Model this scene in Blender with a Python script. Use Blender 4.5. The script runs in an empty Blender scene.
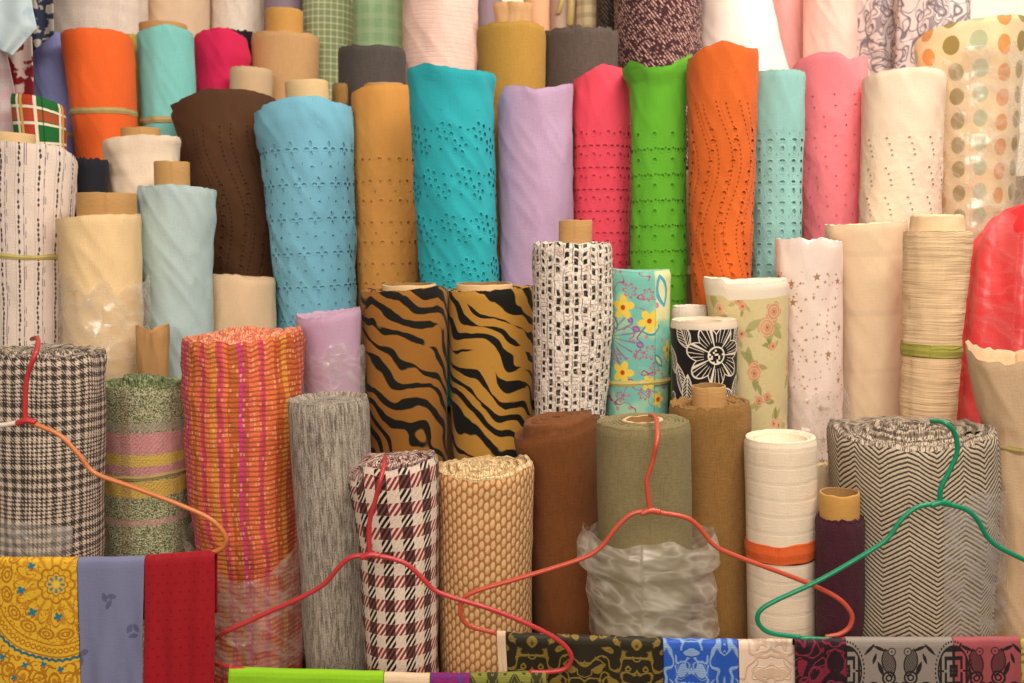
import bpy, math, random
import numpy as np
from mathutils import Vector, Matrix
PI = math.pi
C = bpy.context.scene.collection
F = 1000.0                      # focal length in pixels of a 1024 x 683 frame
PITCH = math.radians(9.3)
CAMZ = 1.6
UP = np.array((0, math.sin(PITCH), math.cos(PITCH)))
FW = np.array((0, math.cos(PITCH), -math.sin(PITCH)))

# ------------------------------------------------------------------ helpers
def ray(px, py):
    return np.array(((px - 512) / F, 0, 0)) + UP * ((341.5 - py) / F) + FW
def at(px, py, Y):
    d = ray(px, py)
    return np.array((0, 0, CAMZ)) + d * (Y / d[1])
def fdist(p):
    return float(np.dot(np.asarray(p) - np.array((0, 0, CAMZ)), FW))

def tag(o, label=None, cat=None, group=None, kind=None):
    if label: o['label'] = label
    if cat: o['category'] = cat
    if group: o['group'] = group
    if kind: o['kind'] = kind
    return o
def empty(name, loc):
    o = bpy.data.objects.new(name, None); C.objects.link(o)
    o.location = loc; o.empty_display_size = .05
    return o
def mesh_obj(name, vs, faces, mats, parent=None, uv=None, midx=None, smooth=True):
    """vs (n,3) world coordinates; faces (m,4) ints (tris repeat the last index)"""
    vs = np.asarray(vs, np.float64); faces = np.asarray(faces, np.int64)
    me = bpy.data.meshes.new(name)
    tri = faces[:, 2] == faces[:, 3]
    cnt = np.where(tri, 3, 4)
    start = np.concatenate(([0], np.cumsum(cnt)[:-1]))
    keep = np.ones(faces.shape, bool); keep[tri, 3] = False
    li = faces[keep]
    off = np.zeros(3) if parent is None else np.array(parent.location)
    me.vertices.add(len(vs)); me.vertices.foreach_set('co', (vs - off).ravel().astype(np.float32))
    me.loops.add(len(li)); me.loops.foreach_set('vertex_index', li.astype(np.int32))
    me.polygons.add(len(faces)); me.polygons.foreach_set('loop_start', start.astype(np.int32))
    me.polygons.foreach_set('loop_total', cnt.astype(np.int32))
    if midx is not None: me.polygons.foreach_set('material_index', np.asarray(midx, np.int32))
    me.polygons.foreach_set('use_smooth', np.full(len(faces), smooth))
    if uv is not None:
        l = me.uv_layers.new(name='UVMap')
        l.data.foreach_set('uv', np.asarray(uv, np.float32)[li].ravel())
    me.update(calc_edges=True); me.validate()
    for m in (mats if isinstance(mats, (list, tuple)) else [mats]): me.materials.append(m)
    o = bpy.data.objects.new(name, me); C.objects.link(o)
    if parent is not None: o.parent = parent
    return o
def grid_faces(nr, nc, close=False, base=0):
    r, c = np.meshgrid(np.arange(nr - 1), np.arange(nc if close else nc - 1), indexing='ij')
    c2 = (c + 1) % nc
    return (base + np.stack([r * nc + c, r * nc + c2, (r + 1) * nc + c2, (r + 1) * nc + c], -1)).reshape(-1, 4)

def _h(ix, iy, iz):
    n = (ix * 374761393 + iy * 668265263 + iz * 2147483647 * 13) & 0xffffffff
    n = ((n ^ (n >> 13)) * 1274126177) & 0xffffffff
    n = ((n ^ (n >> 16)) * 2246822519) & 0xffffffff
    return ((n ^ (n >> 15)) & 0xffff) / 65535.0
def vn(x, y, z):
    """value noise 0..1, vectorised"""
    x, y, z = np.broadcast_arrays(np.asarray(x, float), np.asarray(y, float), np.asarray(z, float))
    fx, fy, fz = np.floor(x), np.floor(y), np.floor(z)
    ix, iy, iz = (f.astype(np.int64) + 1000 for f in (fx, fy, fz))
    tx, ty, tz = x - fx, y - fy, z - fz
    tx, ty, tz = (t * t * (3 - 2 * t) for t in (tx, ty, tz))
    def L(a, b, t): return a + (b - a) * t
    a = L(L(_h(ix, iy, iz), _h(ix + 1, iy, iz), tx), L(_h(ix, iy + 1, iz), _h(ix + 1, iy + 1, iz), tx), ty)
    b = L(L(_h(ix, iy, iz + 1), _h(ix + 1, iy, iz + 1), tx), L(_h(ix, iy + 1, iz + 1), _h(ix + 1, iy + 1, iz + 1), tx), ty)
    return L(a, b, tz)
def sst(a, b, x):
    t = np.clip((x - a) / (b - a), 0, 1); return t * t * (3 - 2 * t)
def lin(h):
    h = h.lstrip('#'); o = []
    for i in (0, 2, 4):
        c = int(h[i:i + 2], 16) / 255
        o.append(c / 12.92 if c <= .04045 else ((c + .055) / 1.055) ** 2.4)
    return tuple(o) + (1.,)

# ------------------------------------------------------------------ node expressions
NT = None
class E:
    def __init__(s, k): s.k = k
    def __add__(a, b): return mth('ADD', a, b)
    __radd__ = __add__
    def __sub__(a, b): return mth('SUBTRACT', a, b)
    def __rsub__(a, b): return mth('SUBTRACT', b, a)
    def __mul__(a, b): return mth('MULTIPLY', a, b)
    __rmul__ = __mul__
    def __truediv__(a, b): return mth('DIVIDE', a, b)
    def __rtruediv__(a, b): return mth('DIVIDE', b, a)
    def __neg__(a): return mth('MULTIPLY', a, -1)
    def __lt__(a, b): return mth('LESS_THAN', a, b)
    def __gt__(a, b): return mth('GREATER_THAN', a, b)
def plug(inp, v):
    if isinstance(v, E): NT.links.new(v.k, inp)
    else: inp.default_value = v
def mth(op, a, b=None, c=None):
    n = NT.nodes.new('ShaderNodeMath'); n.operation = op
    for i, v in enumerate((a, b, c)):
        if v is not None: plug(n.inputs[i], v)
    return E(n.outputs[0])
def sin(a): return mth('SINE', a)
def cos(a): return mth('COSINE', a)
def floor(a): return mth('FLOOR', a)
def frac(a): return mth('FRACT', a)
def ab(a): return mth('ABSOLUTE', a)
def mn(a, b): return mth('MINIMUM', a, b)
def mx(a, b): return mth('MAXIMUM', a, b)
def sqrt(a): return mth('SQRT', a)
def fmod(a, b): return mth('FLOORED_MODULO', a, b)
def atan2(a, b): return mth('ARCTAN2', a, b)
def powr(a, b): return mth('POWER', a, b)
def hyp(a, b): return sqrt(a * a + b * b)
def clamp(a): return mn(mx(a, 0.), 1.)
def smooth(lo, hi, x):
    """0 below lo, 1 above hi"""
    n = NT.nodes.new('ShaderNodeMapRange'); n.interpolation_type = 'SMOOTHSTEP'
    plug(n.inputs[0], x); plug(n.inputs[1], lo); plug(n.inputs[2], hi)
    return E(n.outputs[0])
def band(x, c, hw, s=.6):
    """soft band of half width hw round c"""
    return 1. - smooth(hw - s / 2, hw + s / 2, ab(x - c))
def below(x, edge, s=.7): return 1. - smooth(edge - s / 2, edge + s / 2, x) if not isinstance(edge, E) else 1. - smooth(-s / 2, s / 2, x - edge)
def xyz(a, b, c=0.):
    n = NT.nodes.new('ShaderNodeCombineXYZ')
    for i, v in enumerate((a, b, c)): plug(n.inputs[i], v)
    return E(n.outputs[0])
def noise(a, b, c=0., detail=2., rough=.5):
    n = NT.nodes.new('ShaderNodeTexNoise'); n.inputs['Scale'].default_value = 1
    n.inputs['Detail'].default_value = detail; n.inputs['Roughness'].default_value = rough
    NT.links.new(xyz(a, b, c + .37).k, n.inputs['Vector'])
    return E(n.outputs[0])
def rnd(a, b=0., c=0.):
    n = NT.nodes.new('ShaderNodeTexWhiteNoise'); n.noise_dimensions = '3D'
    NT.links.new(xyz(a, b, c).k, n.inputs[0]); return E(n.outputs['Value'])
def vor(a, b, feature='F1'):
    n = NT.nodes.new('ShaderNodeTexVoronoi'); n.feature = feature; n.inputs['Scale'].default_value = 1
    NT.links.new(xyz(a, b).k, n.inputs['Vector']); return E(n.outputs['Distance'])
def col(c):
    return lin(c) if isinstance(c, str) else c
def mixc(f, a, b):
    n = NT.nodes.new('ShaderNodeMix'); n.data_type = 'RGBA'
    plug(n.inputs[0], f); plug(n.inputs[6], col(a)); plug(n.inputs[7], col(b))
    return E(n.outputs[2])
def mulc(c, k):
    """colour scaled by a factor"""
    n = NT.nodes.new('ShaderNodeMix'); n.data_type = 'RGBA'; n.blend_type = 'MULTIPLY'
    n.inputs[0].default_value = 1; plug(n.inputs[6], col(c))
    g = NT.nodes.new('ShaderNodeCombineColor')
    for i in range(3): plug(g.inputs[i], k)
    NT.links.new(g.outputs[0], n.inputs[7]); return E(n.outputs[2])

def cloth(name, fn, rough=.85, sheen=.05, mpp=.0014, bump=.6, spec=.25):
    """fn(u, v) -> dict(color, height (px), alpha, metal); u to the right, v downwards, both in photo pixels at the roll"""
    global NT
    m = bpy.data.materials.new(name); m.use_nodes = True; NT = m.node_tree; NT.nodes.clear()
    uvn = NT.nodes.new('ShaderNodeUVMap'); uvn.uv_map = 'UVMap'
    sp = NT.nodes.new('ShaderNodeSeparateXYZ'); NT.links.new(uvn.outputs[0], sp.inputs[0])
    d = fn(E(sp.outputs[0]), E(sp.outputs[1]))
    if not isinstance(d, dict): d = dict(color=d)
    p = NT.nodes.new('ShaderNodeBsdfPrincipled')
    p.inputs['Roughness'].default_value = rough; p.inputs['Sheen Weight'].default_value = sheen
    p.inputs['Specular IOR Level'].default_value = spec
    plug(p.inputs['Base Color'], col(d['color']))
    if 'metal' in d: plug(p.inputs['Metallic'], d['metal'])
    if 'rough' in d: plug(p.inputs['Roughness'], d['rough'])
    if 'height' in d:
        b = NT.nodes.new('ShaderNodeBump'); b.inputs['Strength'].default_value = bump
        b.inputs['Distance'].default_value = mpp
        plug(b.inputs['Height'], d['height']); NT.links.new(b.outputs[0], p.inputs['Normal'])
    out = NT.nodes.new('ShaderNodeOutputMaterial'); sh = p.outputs[0]
    if 'alpha' in d:
        t = NT.nodes.new('ShaderNodeBsdfTransparent'); mxn = NT.nodes.new('ShaderNodeMixShader')
        plug(mxn.inputs[0], d['alpha']); NT.links.new(t.outputs[0], mxn.inputs[1]); NT.links.new(sh, mxn.inputs[2]); sh = mxn.outputs[0]
    NT.links.new(sh, out.inputs[0])
    return m

# ------------------------------------------------------------------ patterns
def weave(u, v, c, slub=.10, fine=.10, sc=1.):
    """plain woven ground: fine threads both ways and slubs"""
    a = noise(u * .9 * sc, v * .10 * sc, 1.3) + noise(u * .10 * sc, v * .9 * sc, 7.7)
    f = noise(u * 1.1, v * 1.1, 3.1, 1.)
    k = 1. + (a - 1.) * (slub * 1.9) + (f - .5) * (fine * 1.9)
    return mulc(c, k), a * .8 + f * .8
def plain(c, slub=.08, fine=.08, h=.6, sc=1.):
    def fn(u, v):
        k, a = weave(u, v, c, slub, fine, sc); return dict(color=k, height=a * h)
    return fn
def cells(u, v, pu, pv, off=.5):
    """brick lattice: local coordinates centred in the cell and the cell index"""
    j = floor(v / pv); u2 = u + fmod(j, 2.) * (pu * off)
    i = floor(u2 / pu)
    return u2 - (i + .5) * pu, v - (j + .5) * pv, i, j
def dmin(a, ls):
    d = None
    for (x, y, rx, ry) in ls:
        e = hyp((a[0] - x) / rx, (a[1] - y) / ry)
        d = e if d is None else mn(d, e)
    return d
def eyelet(c, pu, pv, holes, v0, off=.5, warp=None, slub=.05, wav=0., emb=.0):
    """cut-work cloth: real holes in the outer layer, stitched raised rims"""
    def fn(u, v):
        k, a = weave(u, v, c, slub, .05)
        uu = u if warp is None else u + warp(u, v)
        x, y, i, j = cells(uu, v, pu, pv, off)
        d = dmin((x, y), holes)
        on = v > v0
        hole = (d < 1.) * on
        rim = band(d, 1.35, .3, .3) * on
        hgt = a * .5 + rim * .8
        if emb: hgt = hgt + vor(u * .12, v * .12) * emb * on
        return dict(color=mulc(k, 1. + rim * .06), height=hgt, alpha=1. - hole)
    return fn
def eyewave(c, v0, P, A, k, emb=.6, big=(2.3, 1.5)):
    """cut-work whose pinholes and ovals run down the cloth in long waves"""
    def fn(u, v):
        kk, a = weave(u, v, c, .06, .06)
        w1 = u + sin(v * k) * A; w2 = u + sin(v * k + .9) * (A * .8) + 5.
        x = fmod(w1, P) - P / 2; y = fmod(v, 4.6) - 2.3
        d = mn(hyp(x / .75, y / .9), hyp((fmod(w1 + P * .4, P) - P / 2) / .75, (fmod(v + 2., 4.6) - 2.3) / .9))
        j = floor(v / 10.5)
        x2 = fmod(w2, P) - P / 2; y2 = fmod(v, 10.5) - 5.2
        d = mn(d, hyp(x2 / big[0], y2 / big[1]) + (sin(v * k * .5 + 1.) > .55) * 9.)
        on = v > v0
        rim = band(d, 1.35, .3, .3) * on
        h = a * .5 + rim * .8 + band(fmod(w1 + P * .2, P), P / 2, 1.2, 1.5) * emb * on
        return dict(color=mulc(kk, 1. + rim * .05), height=h, alpha=1. - (d < 1.) * on)
    return fn
def weft(q, warp_c, weft_c, twill=4, edge=.25, nb=.12, qv=None):
    """thread-by-thread weave; warp_c(i) and weft_c(j) give colours"""
    def fn(u, v):
        w1 = (noise(u * .05, v * .05, 2.2) - .5) * 3.; w2 = (noise(u * .05, v * .05, 9.2) - .5) * 3.
        i = floor((u + w1) / q); j = floor((v + w2) / (qv or q))
        top = fmod(i + j, float(twill)) < twill / 2
        cc = mixc(top, weft_c(j), warp_c(i))
        fu = frac((u + w1) / q); fv = frac((v + w2) / (qv or q))
        hgt = (sin(fu * PI) * top + sin(fv * PI) * (1. - top)) * .5
        f = noise(u * .8, v * .8, 5.5, 2.)
        return dict(color=mulc(cc, 1. + (f - .5) * nb * 3.), height=hgt + f * 1.2)
    return fn
def glen(u, v):
    """small check whose lines run thick in one zone and fine in the next"""
    u = u + (noise(u * .03, v * .02, 2.) - .5) * 4.; v = v + (noise(u * .02, v * .03, 9.) - .5) * 4.
    def line(x):
        z = smooth(38., 39., fmod(x, 60.))
        return mixf(z, below(ab(frac(x / 9.6) - .5), .27, .12), below(ab(frac(x / 4.3) - .5), .24, .2))
    a, b = line(u), line(v + 14.)
    f = noise(u * .7, v * .7, 3., 2.)
    tw = band(frac((u - v) / 3.4), .5, .25, .25)
    one = (a + b - a * b * 2.) * (.3 + tw * .65)
    k = clamp(a * b * .95 + one)
    c = mixc(k, '#ddc9b7', '#241b18')
    return dict(color=mulc(c, .85 + f * .3), height=f * 2. + tw * .8)
def mixf(t, a, b): return a + (b - a) * t
def edge(c1, c2, c3, sc=.8, groove=.55):
    """cut edges of the wound layers: short ends of thread in mixed colours"""
    def fn(u, v):
        f = noise(u * sc * 1.1, v * sc * .25, 3., 2.); g = noise(u * sc * 1.5, v * sc * .2, 12., 1.)
        c = mixc(smooth(.42, .58, f), c1, c2); c = mixc(smooth(.56, .66, g), c, c3)
        d = band(frac(v / 10.), 0., .16, .16) + band(frac(v / 10.), 1., .16, .16)  # shade in the gaps between turns, put into the colour
        return dict(color=mixc(clamp(d) * groove, c, c1), height=f * 2. - d * 3.)
    return fn
def hound(u, v):
    """houndstooth: maroon squares where the dark bands cross, slanting black and red teeth between"""
    q = 3.2
    u = u + (noise(u * .03, v * .03, 2.) - .5) * 3.; v = v + (noise(u * .03, v * .03, 9.) - .5) * 3.
    a = below(ab(fmod(u, q * 8.) - q * 4.), q * 2., .8); b = below(ab(fmod(v, q * 8.) - q * 4.), q * 2., .8)
    tw = band(frac((u + v * .8) / (q * 2.)), .5, .28, .12)
    f = noise(u * .7, v * .7, 5., 2.)
    c = mixc(a * (1. - b) * tw, '#ead4c2', '#1b1413'); c = mixc((1. - a) * b * tw, c, '#9c3033')
    c = mixc(a * b * (.9 + tw * .1), c, '#481419')
    return dict(color=mulc(c, .85 + f * .3), height=f * 2.5 + tw * .6)
def tweed_pink(u, v):
    u = u + (noise(u * .02, v * .012, 2.) - .5) * 12.
    i = floor(u / 3.4); g = floor(u / 7.2)
    r = rnd(g + 3., 1.)
    c = mixc(r > .2, '#c9622f', '#ea7a48'); c = mixc(r > .42, c, '#e96f5a')
    c = mixc(r > .58, c, '#e0953e'); c = mixc(r > .68, c, '#e5487a'); c = mixc(r > .84, c, '#df3a92')
    c = mixc((rnd(i, 5.) > .7) * .7, c, '#b5502b')
    w = v + (noise(u * .05, v * .03, 8.) - .5) * 4.
    fu = frac(u / 3.4); fv = frac(w / 5.2)
    j = floor(w / 5.2)
    f = noise(u * .55, v * .55, 4., 2.)
    gap = band(fv, .0, .2, .2) + band(fv, 1., .2, .2)
    c = mixc(clamp(gap * (.35 + f * .6)), c, '#9c4526')
    c = mixc(band(fu, .5, .3, .3) * (rnd(i, j, 4.) > .8) * (1. - clamp(gap)) * .6, c, '#f4b988')
    return dict(color=mulc(c, .72 + f * .56), height=f * 2.2 + (1. - clamp(gap)) * .8)
def tweed_green(u, v):
    w = v + (noise(u * .03, v * .03) - .5) * 4.
    f = noise(u * .75, v * .75, 1., 2.); f2 = noise(u * .6, v * .7, 8., 1.); v = v + 3.; w = w + 3.
    tw = frac((u + v) / 5.) < .5
    g = mixc(smooth(.42, .58, f), '#55603f', '#a9ad86'); g = mixc(smooth(.52, .64, f2), g, '#d3cbab')
    def bandc(c, base, a, b, amt=.85):
        m = smooth(a - 1.5, a + 1.5, w) * (1. - smooth(b - 1.5, b + 1.5, w))
        return mixc(m * amt, base, mixc(tw, c, mulc(c, .86)))
    g = bandc('#b3a596', g, 38, 46, .7)
    g = bandc('#e39aa0', g, 48, 70); g = bandc('#ecc75c', g, 70, 82); g = bandc('#df989d', g, 82, 92)
    g = bandc('#eac15a', g, 97, 114); g = bandc('#dba6a2', g, 137, 143, .7)
    vert = band(u, -22, 5, 3) * .35 + band(u, 30, 4, 3) * .2
    g = mixc(vert, g, '#8d6a58')
    return dict(color=mulc(g, .85 + f * .3), height=f * 3. + f2 * 2.)
def linen_grey(u, v):
    s = noise(u * .75, v * .07, 2., 2.); f = noise(u * .9, v * .9, 3., 2.)
    t = noise(u * .3, v * .03, 6., 1.)
    c = mixc(smooth(.36, .64, s * .42 + f * .36 + t * .22), '#5c5245', '#cdc0b2')
    c = mixc(.15, c, '#9a8e82')
    return dict(color=c, height=s * 2. + f * 1.5)
def basket(u, v):
    u2 = u + (noise(u * .03, v * .03) - .5) * 3.
    i = floor(u2 / 6.0); x = u2 - (i + .5) * 6.0
    vv = v + fmod(i, 2.) * 5.5 + x * .3 + (rnd(i, 4.) - .5) * 1.5
    j = floor(vv / 11.); y = vv - (j + .5) * 11.
    d = hyp(x / 2.9, y / 5.)
    f = noise(u * .5, v * .5, 2., 2.)
    c = mixc(1. - smooth(.7, 1.05, d + (f - .5) * .5), '#a9713f', '#e0b685')
    c = mixc(smooth(.9, 1.2, ab(y) / 4.9) * .3, c, '#9a643a')
    return dict(color=mulc(c, .82 + f * .36), height=(1. - smooth(.3, 1.1, d)) * 1.2 + f)
def herring(u, v):
    P = 27.
    tri = ab(fmod(u + (noise(v * .02, u * .01) - .5) * 4., P * 2.) - P)
    w = (v + tri * .66) / 5.0
    s = frac(w)
    f = noise(u * .6, v * .6, 2., 2.)
    c = mixc(smooth(.30, .60, ab(s - .5) * 2. + (f - .5) * .5), '#4f4238', '#cfbea6')
    return dict(color=mulc(c, .82 + f * .36), height=ab(s - .5) * 1.2 + f)
def boucle(u, v):
    u2 = u + (noise(u * .03, v * .10, 1.) - .5) * 4.; v2 = v + (noise(u * .07, v * .05, 7.) - .5) * 7.
    i = floor(u2 / 9.4); fu = frac(u2 / 9.4)
    vs = v2 + rnd(i, 3.) * 7.
    j = floor(vs / 8.); fv = frac(vs / 8.)
    f = noise(u * .5, v * .35, 4., 2.); g = noise(u * .3, v * .3, 14., 1.)
    r = rnd(i, j, 2.)
    blk = below(ab(fu - .5), .13 + r * .12, .12) * below(ab(fv - .5), .2 + rnd(i, j, 8.) * .22, .14) * (r > .22)
    thin = band(fu, .10, .045, .05) * (rnd(i, floor(v2 / 4.), 6.) > .35)
    rung = band(frac(v2 / 4.), .1, .12, .12) * band(fu, .5, .3, .1) * (rnd(i, floor(v2 / 4.), 9.) > .5) * .6
    c = mixc(smooth(.3, .6, f), '#cbb8a6', '#f6eade')
    c = mixc((rnd(i, j, 11.) > .85) * band(fu, .78, .1) * .6, c, '#b06a56')
    k = clamp(mx(blk, mx(thin * .8, rung)) * (.45 + g * 1.1))
    return dict(color=mixc(k, c, '#241d1b'), height=f * 3. + (1. - blk) * 1.)
def stripe_white(u, v):
    w = u + (noise(u * .02, v * .02) - .5) * 4.
    i = floor(w / 20.); x = w - (i + .5) * 20.
    j = floor((v + rnd(i) * 9.) / 5.); r = rnd(i, j, 1.)
    bead = below(hyp((x + 3. - (r - .5) * 1.4) / 1.2, (frac((v + rnd(i) * 9.) / 5.) - .5) * 5. / (1.2 + r * 1.6)), 1., .3) * (r > .2)
    pair = band(x, 2.2, .55) * (.35 + .5 * (rnd(i, floor(v / 4.), 3.) > .5)) + band(x, 4.2, .5) * (rnd(i, floor(v / 7.), 7.) > .6) * .7
    thin = band(x, -3.2, .4) * .5 + band(x, -6.6, .35) * .35
    c, a = weave(u, v, '#eddacd', .05, .08)
    c = mixc(clamp(thin), c, '#7f7286'); c = mixc(clamp(pair), c, '#6a6180'); c = mixc(clamp(bead) * .92, c, '#2c2630')
    return dict(color=c, height=a)
def tiger(bg, seed, k=.6):
    def fn(u, v):
        w1 = noise(u * .017 + seed, v * .017, seed, 1.); w2 = noise(u * .05, v * .05 + seed, 3. + seed, 1.)
        a = v - u * k + (w1 - .5) * 75. + (w2 - .5) * 9.
        t = (v * k + u)
        n = noise(t * .020 + seed, a * .050, seed, 1.)
        s = ab(frac(a / 22.) - .5)
        wid = mn((n - .31) * 1.25, .25)
        m = below(s, wid, .05)
        c, h = weave(u, v, bg, .04, .05)
        return dict(color=mixc(m, c, '#17150f'), height=h * .4)
    return fn
def polka(u, v):
    u2 = u + 3.
    i = floor(u2 / 27.); x = u2 - (i + .5) * 27.
    vv = v + rnd(i, 5.) * 23.
    j = floor(vv / 24.5); y = vv - (j + .5) * 24.5
    m = below(hyp(x, y), 8.6, .8)
    r = fmod(i, 3.)
    dc = mixc(r < .5, '#d9914a', '#b4bd96'); dc = mixc(r > 1.5, dc, '#95803f')
    c, h = weave(u, v, '#efd4a8', .05, .05)
    return dict(color=mixc(m * .9, c, dc), height=h * .5)
def star_mask(x, y, R):
    r = hyp(x, y); a = atan2(x, -y)
    ph = ab(fmod(a, 2 * PI / 5) - PI / 5); ph = PI / 5 - ph
    px, py = r * cos(ph), r * sin(ph)
    ri = .42; bx, by = ri * math.cos(PI / 5), ri * math.sin(PI / 5)
    nx, ny = by, 1 - bx; c = nx
    return (px * nx + py * ny) - R * c
def stars(u, v):
    c, h = weave(u, v, '#f1ddd3', .05, .05)
    on = v > 32.
    m = None
    for p, R, th, sd in ((13., 2.1, .25, 1.), (8., 1.25, .5, 5.), (27., 4.6, .45, 9.)):
        i = floor(u / p); j = floor(v / p)
        x = u - (i + .25 + rnd(i, j, sd) * .5) * p; y = v - (j + .25 + rnd(i, j, sd + 1) * .5) * p
        k = below(star_mask(x, y, R), 0., .5) * (rnd(i, j, sd + 2) > th)
        m = k if m is None else mx(m, k)
    # the stars gather in loose columns
    m = m * on * (noise(u * .03, v * .012, 3.) > .42)
    return dict(color=mixc(m * .9, c, '#a0732c'), height=h * .5)
def rot(u, v, cx, cy, a):
    ca, sa = math.cos(a), math.sin(a)
    x, y = u - cx, v - cy
    return x * ca + y * sa, y * ca - x * sa
def leaf(u, v, cx, cy, a, L, W):
    """pointed leaf from -L to L along its axis; returns signed field (<0 inside) and local coordinates"""
    x, y = rot(u, v, cx, cy, a)
    t = x / L
    return ab(y) - W * (1. - t * t), x, y
def petals(u, v, cx, cy, R, n, ph=0., depth=.35):
    x, y = u - cx, v - cy
    r = hyp(x, y); a = atan2(y, x) + ph
    return r - R * (1. - depth + depth * ab(cos(a * (n / 2)))), r, a
def floral_turq(u, v):
    c, h = weave(u, v, '#79bfb2', .05, .06)
    pl = clamp(smooth(.5, .62, noise(u * .03, v * .03, 4.)) ) * .6
    c = mixc(pl, c, '#b9d9b0')
    c = mixc(below(vor(u * .09, v * .09), .2, .05) * .7, c, '#c86a8c')
    sprig = band(noise(u * .05, v * .05, 12., 1.), .5, .012, .01) * (noise(u * .03, v * .03, 5.) > .45)
    c = mixc(sprig, c, '#b04a78')
    for (x, y, R) in ((-14, 14, 7), (14, 92, 6), (-4, 78, 5), (22, 34, 5), (-24, 122, 5), (8, 76, 7), (-28, 80, 6), (4, 18, 6), (30, 108, 6), (2, 118, 6)):
        s1 = below(ab(petals(u, v, x + 5, y + 5, R, 7, .4, .6)[0]), 1.1)
        c = mixc(s1 * .8, c, '#b9557f')
    for (x, y, a, L, W) in ((14, 57, -.2, 11, 7), (-26, 52, 1.2, 8, 4), (24, 90, .9, 9, 4), (-2, 57, .5, 4.5, 3.5), (2, 73, .5, 4.5, 3.5), (-8, 48, .8, 4, 3)):
        d = leaf(u, v, x, y, a, L, W)[0]
        c = mixc(below(d, 0.), c, '#2f9aa5' if L > 6 else '#7a6fa5'); c = mixc(below(d, -2.2), c, '#d9df9a' if L > 6 else '#c77a92')
    st = atan2(v - 66., u + 34.)
    ray_ = band(frac(st * 3.2), .5, .12, .1) * (hyp(u + 34., v - 66.) < 32.) * (hyp(u + 34., v - 66.) > 6.) * (u > -34.)
    c = mixc(ray_ * .8, c, '#8a6f9c')
    for (x, y, R, ph) in ((-16, 36, 12.5, .3), (11, 49, 12, .9), (-16, 102, 12.5, 0.), (10, 112, 8, .5), (36, 20, 9, .2), (-40, 20, 10, 0.), (40, 80, 10, .4), (24, 130, 9, 0.)):
        d, r, a = petals(u, v, x, y, R, 5, ph, .55)
        c = mixc(below(d, 0.), c, '#f0cf4e'); c = mixc(below(r, 2.6), c, '#c2452f')
    pan = smooth(15., 17., u - v * .06) * (1. - smooth(46., 52., v))
    c = mixc(pan * .85, c, '#ebe6a8'); c = mixc(pan * below(ab(leaf(u, v, 27, 20, 1.3, 15, 7)[0]), 2.2), c, '#4aa9c9'); c = mixc(pan * below(hyp(u - 20., v - 34.), 3.), c, '#c98ab0')
    return dict(color=c, height=h * .4)
def floral_black(u, v):
    c, h = weave(u, v, '#1a1917', .05, .05)
    W = '#ece0d0'
    def draw_leaf(c, cx, cy, a, L, Wd):
        d, x, y = leaf(u, v, cx, cy, a, L, Wd)
        ins = below(d, 0.)
        c = mixc(ins, c, '#1a1917')
        vein = band(frac((x + ab(y) * 1.1) / 3.6), .5, .15, .12) * ins
        c = mixc(vein, c, W); c = mixc(below(ab(d), .7), c, W); return mixc(below(ab(y), .6) * ins, c, W)
    for a in ((-22, 14, 1.1, 15, 8), (-25, 62, -1.9, 20, 6), (-18, 72, -1.5, 18, 6), (4, 76, -.8, 18, 5), (28, 76, .4, 14, 7), (-40, 40, 1.2, 15, 7), (45, 20, 1.2, 15, 7), (44, 70, -1.2, 15, 7), (-60, 20, .8, 18, 8), (64, 44, 1.4, 18, 8), (-66, 70, 1.2, 16, 7), (76, 20, .7, 14, 7)):
        c = draw_leaf(c, *a)
    for (x, y, R, ph) in ((14, 34, 32, .25), (-52, 92, 22, 0.), (-80, 44, 26, .3), (96, 60, 26, .2)):
        d, r, a = petals(u, v, x, y, R, 7, ph, .33)
        ins = below(d, 0.)
        c = mixc(ins, c, '#1a1917')
        ln = band(frac(a * 7. / PI * 2.5), .5, .085, .1) * ins * (r > R * .42)
        c = mixc(ln, c, W); c = mixc(below(ab(d), .9), c, W)
        c = mixc(band(frac(a * 3.5 / PI + ph), .5, .05, .04) * ins * (r > R * .25), c, W)
        c = mixc(band(r, R * .27, .8) + below(r, R * .25) * (rnd(floor(u / 2.), floor(v / 2.)) > .6), c, W)
    return dict(color=mixc(below(v, 8.), c, '#e2cfb8'), height=h * .4)
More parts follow.
